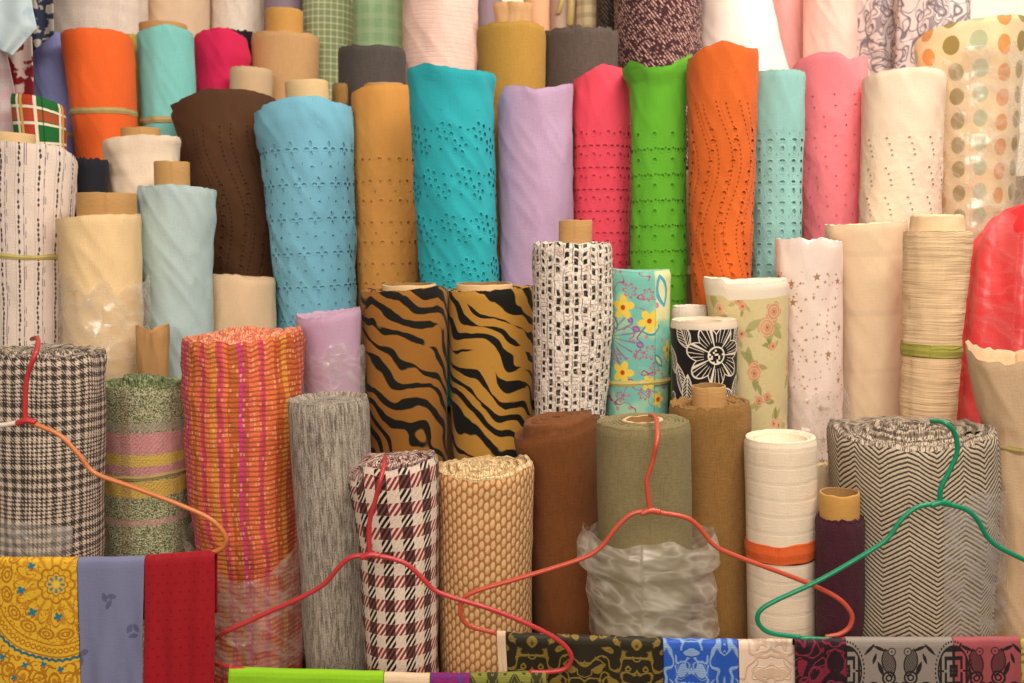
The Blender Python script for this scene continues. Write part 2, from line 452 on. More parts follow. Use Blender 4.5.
def floral_cream(u, v):
    c, h = weave(u, v, '#dccb98', .08, .06)
    c = mixc(smooth(.5, .65, noise(u * .02, v * .02, 6.)) * .5, c, '#cdb98a')
    def cluster(c, x, y, s, seed):
        rg = random.Random(seed)
        for k in range(4):
            a = rg.uniform(0, 6.28); L = rg.uniform(6, 9) * s; ds = rg.uniform(8, 14) * s
            d, lx, ly = leaf(u, v, x + math.cos(a) * ds, y + math.sin(a) * ds, a + rg.uniform(-.5, .5), L, L * .38)
            c = mixc(below(d, 0., 1.2) * .75, c, rg.choice(['#9a9a58', '#aaa566', '#84884e']))
        for k in range(2):
            fx, fy = x + rg.uniform(-6, 6) * s, y + rg.uniform(-6, 6) * s; R = rg.uniform(6, 8) * s
            d, r, a = petals(u, v, fx, fy, R, 5, rg.uniform(0, 3), .3)
            c = mixc(below(d, 0., 1.2) * .75, c, rg.choice(['#dc9a74', '#e0ab88', '#d08a68']))
            c = mixc(band(frac(r / 3.4), .5, .12, .1) * below(d, 0.) * .6, c, '#f3d8b8'); c = mixc(below(r, 1.8), c, '#c9703f')
        return c
    for k, (x, y, s) in enumerate(((-36, 34, 1.2), (22, 38, 1.5), (-10, 50, .8), (4, 88, 1.2), (28, 66, .7), (-28, 108, 1.2), (14, 120, 1.), (-6, 20, .7), (60, 90, 1.2), (-62, 70, 1.2), (74, 40, 1.1), (30, 150, 1.1), (-20, 150, 1.))):
        c = cluster(c, x, y, s, k * 7 + 1)
    return dict(color=mixc(below(v, 16.), c, '#efe0cc'), height=h * .5)
def ribs(c, p, amp=1., slub=.05, wob=6.):
    def fn(u, v):
        k, a = weave(u, v, c, slub, .06)
        w = v + (noise(u * .015, v * .02, 3.) - .5) * wob
        s = frac(w / p)
        return dict(color=mulc(k, 1. - band(s, .5, .05, .06) * .06), height=a * .5 - band(s, .5, .10, .12) * 1.2 * amp)
    return fn
def wrinkly(c, amp=3.):
    def fn(u, v):
        k, a = weave(u, v, c, .08, .06)
        n = noise(u * .015, v * .28, 3., 2.); n2 = noise(u * .02, v * .7, 8., 1.)
        return dict(color=mulc(k, .93 + n * .14), height=(n * 1.6 + n2 * .8) * amp)
    return fn
def checks(bg, ln, p, w, amt=.8, pv=None):
    def fn(u, v):
        c, h = weave(u, v, bg, .12, .12)
        a = band(frac(u / p), .5, w, .12); b = band(frac(v / (pv or p)), .5, w, .12)
        c = mixc(clamp(a * .6 + b * .6) * amt, c, ln)
        return dict(color=c, height=h)
    return fn
def tartan(u, v):
    x = fmod(u + 20., 46.); y = fmod(v + 6., 34.)
    c = mixc(band(x, 30., 12.), '#b5432c', '#1f6a33')
    c = mixc(band(y, 25., 5.) * (.75), c, '#c34a33')
    for k in (17., 43.): c = mixc(band(x, k, 1.6), c, '#efe2c9')
    for k in (17.5, 32.5): c = mixc(band(y, k, 1.3), c, '#efe2c9')
    c = mixc(band(x, 1., 2.5), c, '#d9b25a'); c = mixc(band(x, 24., .7) * .7, c, '#16301c')
    k, h = weave(u, v, c, .06, .08)
    return dict(color=k, height=h)
def fleck(bg, fl, p=3.6, th=.3):
    def fn(u, v):
        tw = frac((u - v * .8) / p); r = rnd(floor((u - v * .8) / p), floor((v + u * .6) / 3.4), 2.)
        f = noise(u * .6, v * .6, 3., 2.)
        m = band(tw, .5, .22, .2) * (r > th) * smooth(.35, .6, f)
        return dict(color=mulc(mixc(m, bg, fl), .8 + f * .4), height=f * 3.)
    return fn
def scrolls(bg, fg, sc=.03, w=.018, w2=.05, mir=60., seed=0., cu=0.):
    """mirrored scroll ornament"""
    def fn(u, v):
        m = ab(fmod(u - cu + mir / 2, mir) - mir / 2)
        n = noise(m * sc + seed, v * sc, seed, .6); n2 = noise(m * sc * 1.8 + 3., v * sc * 1.8, seed + 4., .5)
        k = mx(band(frac(n * w * 120.), .5, .10, .08), band(frac(n2 * w2 * 60.), .5, .10, .08) * (n > .48))
        k = mx(k, smooth(.60, .63, n) * band(frac(n * w * 200.), .5, .3, .1))
        c, h = weave(u, v, bg, .05, .06)
        thr = .75 + band(frac(v / 2.2), .5, .25, .2) * .25
        return dict(color=mixc(clamp(k) * thr, c, fg), height=k * .8 + h * .3)
    return fn
# ------------------------------------------------------------------ rolls of cloth
class Roll:
    """a wound roll standing on its end; rows = [(y, x_left, x_right), ...] from the front rim downwards, in photo pixels"""
    def __init__(s, key, rows, Y, zb, lean=.05, seed=0):
        s.key, s.rows, s.Y, s.zb, s.lean, s.seed = key, rows, Y, zb, lean, seed
        s.solve()
    def solve(s):
        Y = s.Y; cs, rs = [], []
        ztop = None
        for (y, xl, xr) in s.rows:
            r = (xr - xl) / 2 / F * Y
            Yc = Y
            for _ in range(3):
                fr = at((xl + xr) / 2, y, Yc - r)
                if ztop is None: z0 = fr[2]
                else: z0 = ztop
                Yc = Y - s.lean * (z0 - fr[2])
                D = fdist((0, Yc, fr[2])); r = (xr - xl) / 2 / F * D
            if ztop is None: ztop = fr[2]
            D = fdist((0, Yc, fr[2]))
            cs.append(np.array((((xl + xr) / 2 - 512) / F * D, Yc, fr[2]))); rs.append(r)
        s.cs, s.rs = cs, rs
        a = cs[0] - cs[-1]; a /= np.linalg.norm(a); s.Z = a
        s.B = cs[-1] - a * ((cs[-1][2] - s.zb) / a[2])
        s.L = float(np.dot(cs[0] - s.B, a))
        f = np.array((-s.B[0], -s.B[1], 0)); f -= a * np.dot(f, a); f /= np.linalg.norm(f)
        s.Fv = f; s.X = np.cross(-f, a)          # X to the right, -Fv away from the camera
        s.mpp = fdist(cs[0] + f * rs[0]) / F
        hs = [float(np.dot(c - s.B, a)) for c in cs]; xo = [float(np.dot(c - s.B, s.X)) for c in cs]
        dh = np.linspace(-.05, s.L + .05, 400)
        o = np.argsort(hs); hs_, rs_, xo_ = np.array(hs)[o], np.array(rs)[o], np.array(xo)[o]
        rr, xx = np.interp(dh, hs_, rs_), np.interp(dh, hs_, xo_)
        k = np.ones(9) / 9
        pad = lambda q: np.convolve(np.pad(q, 4, mode='edge'), k, 'valid')
        s._t = (dh, pad(rr), pad(xx))
        s.R = rs[0]
    def rad(s, h): return np.interp(h, s._t[0], s._t[1])
    def xo(s, h): return np.interp(h, s._t[0], s._t[2])
    def cen(s, z):
        h = (z - s.B[2]) / s.Z[2]; p = s.B + s.Z * h + s.X * s.xo(h); return p, float(s.rad(h))
    def h_at(s, y):
        """height along the axis of the front point seen at photo row y"""
        lo, hi = 0., s.L + .1
        for _ in range(40):
            m = (lo + hi) / 2; p = s.B + s.Z * m + s.Fv * s.rad(m)
            q = p - np.array((0, 0, CAMZ)); py = 341.5 - F * np.dot(q, UP) / np.dot(q, FW)
            if py > y: lo = m
            else: hi = m
        return lo
    def P(s, r, th, h, xo=None):
        xo = s.xo(h) if xo is None else xo
        x = r * np.sin(th) + xo; y = r * np.cos(th)
        return s.B + x[..., None] * s.X + y[..., None] * s.Fv + np.asarray(h)[..., None] * s.Z
    def surf(s, th, h, opt):
        """outer radius with folds and wrinkles"""
        S = s.seed * 3.7
        r = s.rad(h) + 0 * th
        cx, sx = np.cos(th), np.sin(th); top = sst(s.L - .10, s.L, h)
        mm = .001
        r = r - (1. + .3 * opt.get('low', 1.5) + .5 * opt.get('crease', 0) + .3 * opt.get('ring', 0)) * mm
        r = r + (vn(cx * 1.6 + S, sx * 1.6, h * 9 + S) - .5) * 2 * opt.get('low', 1.5) * mm
        r = r + (vn(cx * 4 + S, sx * 4, h * 30 + S) - .5) * 2 * opt.get('mid', .8) * mm
        if opt.get('crease'):                     # slanting pulled creases
            q = vn(th * 1.2 + S, h * 26 + th * opt.get('slant', .8) * 3, S); r = r + (1 - np.abs(2 * q - 1)) ** 3 * opt['crease'] * mm
        if opt.get('ring'):                       # bunched across
            q = vn(cx * 1.1 + S, sx * 1.1, h * 75 + S); r = r + (q - .5) * 2 * opt['ring'] * mm
        if opt.get('fold'):                       # gathered lengthways
            n = opt.get('folds', 9); ph = (vn(h * 5 + S, 0, S) - .5) * 2.2
            r = r + np.sin(th * n + ph + 2.2 * vn(cx * 2 + S, sx * 2, 3.)) * opt['fold'] * mm * opt.get('foldw', lambda t: 1)(h / s.L)
        if opt.get('pin'):                        # soft mouth pushed in and out
            r = r + np.cos(th * opt.get('pins', 3) + S) * opt['pin'] * mm * top
        return r
    def rimz(s, th, opt):
        sx = np.sin(th); rim = opt.get('rim')
        if rim is None: z = 0 * th
        else:
            xs, ys = zip(*rim)
            q = np.interp(sx, xs, ys) * s.mpp
            back = opt.get('back', .4)
            z = np.where(np.cos(th) > 0, q, q * back + (1 - back) * q * np.abs(sx) ** 3)
        return z + (vn(np.cos(th) * 9 + s.seed, np.sin(th) * 9, 2.) - .5) * 2 * opt.get('fray', .6) * s.mpp
    def build_cloth(s, mats, opt, parent, name='cloth'):
        nt, S = opt.get('nt', 112), s.seed
        seam = opt.get('seam', PI)
        th = np.linspace(seam - 2 * PI, seam, nt + 1)
        nz = int(np.clip(s.L / .0055, 50, 110))
        hh = np.concatenate((np.linspace(0, s.L - .014, nz), [s.L - .009, s.L - .005, s.L - .002, s.L - .0006, s.L]))
        T, H = np.meshgrid(th, hh)
        inset = opt.get('round', 2.5) * .001
        def shell(off):
            r = s.surf(T, H, opt) + off + opt.get('step', 2.) * .001 * (T - th[0]) / (2 * PI)
            r = r - inset * (sst(s.L - .014, s.L, H)) ** 2
            w = sst(s.L - opt.get('rimfade', .09), s.L, H)
            h2 = H + s.rimz(T, opt) * w
            return r, h2
        r, h2 = shell(0.)
        V = s.P(r, T, h2, s.xo(H)).reshape(-1, 3)
        UV = np.stack((((T + PI) % (2 * PI) - PI if seam < 3 else T) * s.R / s.mpp, (s.L - H) / s.mpp), -1).reshape(-1, 2)
        n = len(hh); faces = [grid_faces(n, nt + 1)]; mi = [np.zeros(len(faces[0]))]
        # seam strip closing the first and the last column (the free edge of the cloth)
        a = np.arange(n - 1) * (nt + 1)
        st = np.stack((a + nt, a, a + nt + 1, a + 2 * nt + 1), -1); faces.append(st); mi.append(np.zeros(len(st)))
        # the wound top: rings running in from the rim
        rc = opt.get('hole', .008); lay = opt.get('lay', 5)
        nr = int(lay * (9 if opt.get('groove', 1) and lay > 3 else 5)) + 10
        t = np.linspace(0, 1, nr) ** 1.0
        TT, QQ = np.meshgrid(th, t)
        cap = opt.get('cap', [(0, 0), (.12, -4), (1, -6)])
        xs, ys = zip(*cap)
        z = np.interp(QQ, xs, ys) * .001
        sp = lay * QQ + TT / (2 * PI)
        lr = vn(sp * .9 + S, S, .5) - .5
        env = sst(0, .06, QQ) * sst(1.02, .93, QQ)
        z = z - np.abs(2 * (sp % 1) - 1) ** 5 * opt.get('spz', 3.) * .001 * env + lr * opt.get('layz', 4.) * .001 * env
        z = z + (vn(QQ * 12 * np.cos(TT) + S, QQ * 12 * np.sin(TT), 1.) - .5) * opt.get('topn', 1.) * .002 * env
        rim_r, rim_h = r[-1], h2[-1]
        x0 = s.xo(s.L)
        R2 = rim_r[None, :] * (1 - QQ) + rc * QQ
        wob = (vn(sp * 1.3 + 5, S, 4.) - .5) * opt.get('wob', 1.5) * .002 * env
        H2 = rim_h[None, :] * (1 - QQ) ** 2 + (s.L) * (1 - (1 - QQ) ** 2) + z
        xoc = x0 + opt.get('coff', 0.) * s.mpp * QQ
        V2 = s.P(R2 + wob, TT, H2, xoc).reshape(-1, 3)
        base = len(V); V = np.concatenate((V, V2))
        UV = np.concatenate((UV, np.stack((TT * (R2 if opt.get('capmat') == 1 and not opt.get('under') else s.R) / s.mpp, -(sp * 10. if opt.get('capmat') == 1 and not opt.get('under') else QQ * s.R / s.mpp)), -1).reshape(-1, 2)))
        f = grid_faces(nr, nt + 1, base=base); faces.append(f); mi.append(np.full(len(f), opt.get('capmat', 0)))
        # inner wall of the hole down to a floor
        top_ring = V2.reshape(nr, nt + 1, 3)[-1]
        low = top_ring - s.Z * opt.get('deep', .06); mid = low.mean(0)
        base2 = len(V); V = np.concatenate((V, top_ring, low, low * .02 + mid * .98))
        u3 = np.tile(np.stack((th * rc / s.mpp, 0 * th), -1), (3, 1)); UV = np.concatenate((UV, u3))
        f = grid_faces(3, nt + 1, base=base2); faces.append(f); mi.append(np.full(len(f), opt.get('capmat', 0)))
        # underside
        b0 = s.P(r[0], th, H[0], s.xo(H[0])); base3 = len(V); m0 = b0.mean(0)
        V = np.concatenate((V, b0, b0 * .02 + m0 * .98)); UV = np.concatenate((UV, np.zeros((2 * (nt + 1), 2))))
        f = grid_faces(2, nt + 1, base=base3)[:, ::-1]; faces.append(f); mi.append(np.full(len(f), opt.get('capmat', 0)))
        if opt.get('under'):                      # the next turn of cloth, seen through the cut-outs
            g = s.surf(T, H, opt) - opt['under'] * .001
            V4 = s.P(g, T, H - .004, s.xo(H)).reshape(-1, 3); base4 = len(V); V = np.concatenate((V, V4))
            UV = np.concatenate((UV, UV[:len(V4)])); f = grid_faces(n, nt + 1, base=base4); faces.append(f); mi.append(np.full(len(f), 1))
        o = mesh_obj(name, V, np.concatenate(faces), mats, parent, UV, np.concatenate(mi))
        return o
    def build_core(s, px_w, px_up, mat, parent, off=0., wall=.003, dz=0., tilt=0.):
        """cardboard tube through the middle, standing px_up above the cloth"""
        ro = px_w / 2 * s.mpp * 1.04; ri = ro - wall
        top = s.L + px_up * s.mpp; nt = 48
        th = np.linspace(0, 2 * PI, nt, endpoint=False)
        prof = [(ro, s.L - .055), (ro, top - .10 * ro), (ro, top - .001), (ro - .0007, top), (ri + .0007, top), (ri, top - .001), (ri, s.L - .055)]
        prof = [(ro, s.L - .055)] + [(ro, s.L - .055 + (top - .002 - s.L + .055) * k / 6) for k in range(1, 7)] + prof[3:]
        x0 = s.xo(s.L) + off * s.mpp
        V = []
        for (r, h) in prof:
            hh = h + np.where(h > s.L, (vn(np.cos(th) * 3, np.sin(th) * 3, s.seed) - .5) * .002, 0)
            V.append(s.P(np.full(nt, r) * (1 + .012 * np.cos(2 * th + s.seed)), th, hh, x0 + (h - s.L) * tilt))
        low = V[-1]; V.append(low * .02 + low.mean(0) * .98)
        uv = np.concatenate([np.stack((th * ro / s.mpp, np.full(nt, k * 8.)), -1) for k in range(len(V))])
        mi = np.repeat([0] * (len(V) - 4) + [1] * 3, nt)
        return mesh_obj('cardboard_tube', np.concatenate(V), grid_faces(len(V), nt, True), [mat, MAT['board_in']], parent, uv, mi)
    def build_band(s, y, px_h, mat, opt, parent, slope=0., name='tie_band', thick=.0009):
        h0 = s.h_at(y); hw = px_h * s.mpp / 2; nt = 120
        th = np.linspace(0, 2 * PI, nt, endpoint=False); V = []
        n = 12
        for k in range(n):
            a = 2 * PI * k / n
            h = h0 + hw * np.sin(a) * (1 + .25 * (vn(np.cos(th) * 2, np.sin(th) * 2, s.seed + k % 3) - .5)) + slope * s.mpp * np.sin(th) + (vn(np.cos(th) * 2, np.sin(th) * 2, s.seed) - .5) * .003
            hc = np.clip(h, 0, s.L)
            r = s.surf(th, hc, opt) + opt.get('step', 2.) * .0007 + thick * (.6 + np.cos(a)) + .0006 * np.cos(a * 3)
            V.append(s.P(r, th, h, s.xo(hc)))
        V.append(V[0])
        uv = np.concatenate([np.stack((th * s.R / s.mpp, np.full(nt, k * 1.)), -1) for k in range(len(V))])
        return mesh_obj(name, np.concatenate(V), grid_faces(len(V), nt, True)[:, ::-1], mat, parent, uv)
    def build_wrap(s, rows, mat, opt, parent, amp=4., name='plastic_wrap', jag=10., gap=.004, tdense=1., depth=.5, th0=None, th1=None, vee=0.):
        """crumpled clear plastic round the roll; rows as for the roll"""
        ya, yb = rows[0][0], rows[-1][0]
        h_hi, h_lo = s.h_at(ya), max(.0, s.h_at(yb))
        nz, nt = 70, 150
        arc = th0 is not None
        th = np.linspace(th0, th1, nt) if arc else np.linspace(0, 2 * PI, nt, endpoint=False)
        hs = np.array([s.h_at(y) for (y, _, _) in rows]); o = np.argsort(hs)
        xl = []; rx = []
        for (y, a, b), h in zip(rows, hs):
            c = s.B + s.Z * h + s.X * s.xo(h); D = fdist(c)
            rx.append((b - a) / 2 / F * D); xl.append((((a + b) / 2 - 512) / F * D - c[0]))
        rx, xl = np.array(rx)[o], np.array(xl)[o]; hs = hs[o]
        T, Q = np.meshgrid(th, np.linspace(0, 1, nz))
        H = h_hi + (h_lo - h_hi) * Q
        S = s.seed * 1.3 + 11
        H = H + (vn(np.cos(T) * 3 + S, np.sin(T) * 3, S) - .5) * 2 * jag * s.mpp * (1 - Q)
        H = H - vee * s.mpp * np.maximum(np.cos(T), 0) ** 4 * (1 - Q)
        RX = np.interp(H, hs, rx); XO = np.interp(H, hs, xl)
        base = s.surf(T, np.clip(H, 0, s.L), opt)
        RY = base + (RX - base) * depth
        n1 = vn(np.cos(T) * 1.6 + S + H * 8, np.sin(T) * 1.6 + H * 6, H * 16 + S); n2 = vn(np.cos(T) * 3 * tdense + S - H * 14, np.sin(T) * 3 * tdense - H * 9, H * 30 + S)
        cr = (1 - np.abs(2 * n1 - 1)) ** 2 * amp + (1 - np.abs(2 * n2 - 1)) ** 4 * amp * .5
        cr = cr * .001
        x = np.maximum(RX + cr * .6, base + gap * .4 + cr) * np.sin(T) + s.xo(H) + XO * np.abs(np.sin(T)) ** 1.5
        y = np.maximum(RY + cr, base + gap + cr) * np.cos(T)
        V = s.B + x[..., None] * s.X + y[..., None] * s.Fv + H[..., None] * s.Z
        uv = np.stack((T * s.R / s.mpp, (s.L - H) / s.mpp), -1).reshape(-1, 2)
        return mesh_obj(name, V.reshape(-1, 3), grid_faces(nz, nt, not arc), mat, parent, uv)

def tube(name, pts, rad, mat, parent, n=14, res=10):
    """round rod along a smooth path through pts (x, y, z)"""
    P = np.array(pts, float); k = len(P)
    pad = np.vstack((2 * P[0] - P[1], P, 2 * P[-1] - P[-2])); out = []
    for i in range(k - 1):
        p0, p1, p2, p3 = pad[i:i + 4]
        for t in np.linspace(0, 1, res, endpoint=False):
            out.append(.5 * ((2 * p1) + (p2 - p0) * t + (2 * p0 - 5 * p1 + 4 * p2 - p3) * t * t + (3 * p1 - p0 - 3 * p2 + p3) * t ** 3))
    out.append(P[-1]); Q = np.array(out); m = len(Q)
    tg = np.gradient(Q, axis=0); tg /= np.linalg.norm(tg, axis=1)[:, None] + 1e-12
    nv = np.array((0, 1., 0)); V = []
    R = np.interp(np.linspace(0, 1, m), np.linspace(0, 1, len(rad)), rad) if isinstance(rad, (list, tuple)) else np.full(m, rad)
    for i in range(m):
        nv = nv - tg[i] * np.dot(nv, tg[i])
        if np.linalg.norm(nv) < 1e-6: nv = np.cross(tg[i], (1, 0, 0))
        nv /= np.linalg.norm(nv); b = np.cross(tg[i], nv)
        a = np.linspace(0, 2 * PI, n, endpoint=False)
        V.append(Q[i] + R[i] * (np.cos(a)[:, None] * nv + np.sin(a)[:, None] * b))
    V.insert(0, Q[0] + (V[0] - Q[0]) * .5 - tg[0] * R[0] * .4); V.insert(0, np.tile(Q[0] - tg[0] * R[0] * .45, (n, 1)) + (V[1] - Q[0]) * .02)
    V.append(Q[-1] + (V[-1] - Q[-1]) * .5 + tg[-1] * R[-1] * .4); V.append(np.tile(Q[-1] + tg[-1] * R[-1] * .45, (n, 1)) + (V[-2] - Q[-1]) * .02)
    V = np.concatenate(V)
    uv = np.zeros((len(V), 2)); uv[:, 1] = np.repeat(np.arange(len(V) // n), n) * 2.; uv[:, 0] = np.tile(np.arange(n), len(V) // n)
    return mesh_obj(name, V, grid_faces(len(V) // n, n, True), mat, parent, uv)
# ------------------------------------------------------------------ materials of one kind each
def mandala(u, v):
    c, h = weave(u, v, '#eab932', .04, .05)
    def ln(c, m, k='#b67a1c'): return mixc(clamp(m), c, k)
    x, y = u - 71., v - 20.
    r = hyp(x, y); a = atan2(y, x)
    inn = below(r, 84.)
    c = ln(c, below(hyp(x, y), 40.) * (r > 12.) * band(frac(a * 8. / PI), .5, .16, .1) * .8, '#c98a24')
    pet = r - (30. + 12. * ab(cos(a * 8.)))
    c = ln(c, below(ab(pet), 1.0)); c = ln(c, below(ab(r - (15. + 3.5 * ab(cos(a * 4.)))), 1.1)); c = ln(c, below(ab(r - (9. + 2.5 * ab(cos(a * 4.)))), .9))
    c = mixc(below(ab(r - 6.5), 2.2) * (.5 + .5 * cos(a * 8.)), c, '#2f7f92'); c = mixc(below(r, 3.), c, '#f2cf3f')
    sc = fmod(a * 16. / PI, 2.) - 1.
    c = ln(c, below(ab(hyp(sc * 6.5, r - 50.) - 5.), .8)); c = ln(c, below(ab(hyp(sc * 6.5, r - 50.) - 2.2), .7))
    c = ln(c, band(noise(u * .16, v * .16, 3., 1.), .5, .03, .02) * (r > 22.) * (r < 62.) * .9)
    c = ln(c, band(r, 60., .7)); c = ln(c, band(r, 72., .8))
    c = ln(c, below(ab(hyp(fmod(a * 70., 6.) - 3., r - 66.) - 2.2), .7) * (r > 61.) * (r < 71.))
    sc2 = r + 1.6 * ab(sin(a * 34.))
    c = mixc(band(sc2, 76., 1.5), c, '#35707c')
    out = r > 79.
    c = ln(c, band(noise(u * .10, v * .10, 9., 1.), .5, .045, .02) * out, '#b9791c')
    sc3 = fmod(a * 24., 4.) - 2.
    c = ln(c, below(ab(hyp(sc3 * 4.6, r - 96.) - 7.), 1.) * out); c = ln(c, below(hyp(sc3 * 4.6, r - 96.), 3.) * out, '#c48a22')
    for (px, py, R) in ((36, 26, 4.6), (47, 48, 4.8), (73, 52, 4.6), (18, 92, 3.6), (40, 100, 3.6), (58, 100, 3.6), (76, 104, 3.6), (4, 80, 3.6), (46, 2, 4), (96, 40, 4.6), (30, 112, 3.2)):
        d, rr, aa = petals(u, v, px, py, R, 4, .4, .55)
        c = mixc(below(d, 0.), c, '#2a7f90'); c = mixc(below(hyp(u - px, v - py - R * .9), 1.5), c, '#c2622a')
    f = noise(u * .5, v * .5, 6.)
    return dict(color=mulc(c, .9 + f * .2), height=h * .4)
def slate(u, v):
    c, h = weave(u, v, '#7d80a2', .04, .04)
    for (x, y, a) in ((32, 36, .7), (56, 68, 1.5), (4, 92, .2), (40, 126, .9), (80, 20, .4), (84, 110, .2), (20, -20, .4)):
        for (dx, dy, da, L, W) in ((-4, -3, .5, 5, 3), (3, -4, -.7, 5, 3), (0, 4, 1.4, 6, 2.4)):
            d, lx, ly = leaf(u, v, x + dx, y + dy, a + da, L, W)
            c = mixc(below(d, 0.) * (.35 + band(frac((u + v) / 2.6), .5, .25, .15) * .5), c, '#474a6e')
    return dict(color=c, height=h * .4)
def red_dot(u, v):
    c, h = weave(u, v, '#a31622', .05, .05)
    x, y, i, j = cells(u, v, 9., 9.)
    return dict(color=mixc(below(hyp(x, y), 1.2) * .6, c, '#7a0d18'), height=h * .4)
def shou(bg, fg, cu, fish=((-11, .5, 1), (11, -.5, -1)), edge=(-53, 53)):
    def fn(u, v):
        c, h = weave(u, v, bg, .05, .05)
        x = u - cu
        for (fx, fa, sg) in fish:
            d, lx, ly = leaf(x, v, fx, 18, PI / 2 - fa * .5, 14, 6.5)
            sc = band(frac((lx + ly) / 2.6), .5, .3, .2) * band(frac((lx - ly) / 2.6), .5, .3, .2)
            c = mixc(below(d, 0.) * (.95 - sc * .8), c, fg); c = mixc(below(ab(d), .7), c, fg)
            hd = hyp(x - fx * .72, v - 7.)
            c = mixc(below(hd, 3.4), c, bg); c = mixc(below(hd, 1.), c, fg); c = mixc(below(ab(hd - 3.6), .5), c, fg)
            for (ox, oy, oa, L, W) in ((-8, 24, 1.2, 8, 2.2), (-9, 4, .4, 7, 1.7), (-19, 5, -.8, 8, 1.6), (-14, 14, 1.9, 6, 1.6)):
                c = mixc(below(leaf(x, v, fx + sg * ox, oy, sg * oa if sg > 0 else PI + sg * oa, L, W)[0], 0.), c, fg)
            for (ox, oy, R) in ((0, 33, 6.), (-15, 44, 6.5)):
                q = hyp(x - fx - sg * ox, v - oy); c = mixc(below(ab(q - R), 1.), c, fg); c = mixc(below(ab(q - R * .45), .9), c, fg)
            c = mixc(below(ab(petals(x, v, fx + sg * 2, 48, 7, 2, .6 * sg, .5)[0]), 1.), c, fg)
        c = mixc(below(ab(petals(x, v, 0, 46, 9, 6, 0., .5)[0]), 1.2), c, fg)
        for ex in edge:
            px, py = x - ex, v - 26.
            r = hyp(px / .62, py)
            fr = mx(ab(px), ab(py) * .6)
            ins = below(r, 24.)
            ring = band(frac(fr / 5.), .5, .24, .1)
            cut = (ab(py) < 1.4) * (ab(px) > 4.) * (ab(px) < 9.)
            c = mixc(ins, c, bg); c = mixc(ins * clamp(mx(ring, band(px, 0., .9) + band(py, 0., 1.))) * (1. - clamp(cut)), c, fg)
            c = mixc(below(ab(r - 24.), 1.2), c, fg)
            a = atan2(py, px / .62)
            c = mixc(below(hyp(fmod(a * 28., 4.4) - 2.2, r - 28.5), 1.3), c, fg)
        return dict(color=mulc(c, .93 + band(frac(v / 1.8), .5, .25, .2) * .1), height=h * .4)
    return fn
def holes_blue():
    o = []
    for (dx, dy) in ((0, -4.6), (0, 4.6)): o.append((dx, dy, 1.5, 2.6))
    for (dx, dy) in ((-4.6, 0), (4.6, 0)): o.append((dx, dy, 2.6, 1.5))
    return [(x, y - 8, a, b) for (x, y, a, b) in o] + [(-11, 6, 1.3, 1.3), (0, 10, 1.5, 1.5)]
def holes_turq():
    o = []
    for k in range(6):
        a = k * PI / 3 + .3; o.append((math.cos(a) * 8 - 9, math.sin(a) * 8 - 8, 1.9, 2.4))
    for k in range(5):
        a = k * 2 * PI / 5; o.append((math.cos(a) * 7 + 8, math.sin(a) * 7 + 6, 1.8, 2.3))
    return o + [(-9, -8, 1.3, 1.3), (8, 6, 1.3, 1.3), (-14, 9, 1.4, 1.4), (9, -12, 1.5, 1.5), (18, -10, 1.2, 1.2)]
def waves(u, v): return sin(v * .045) * 9.
MAT = {}
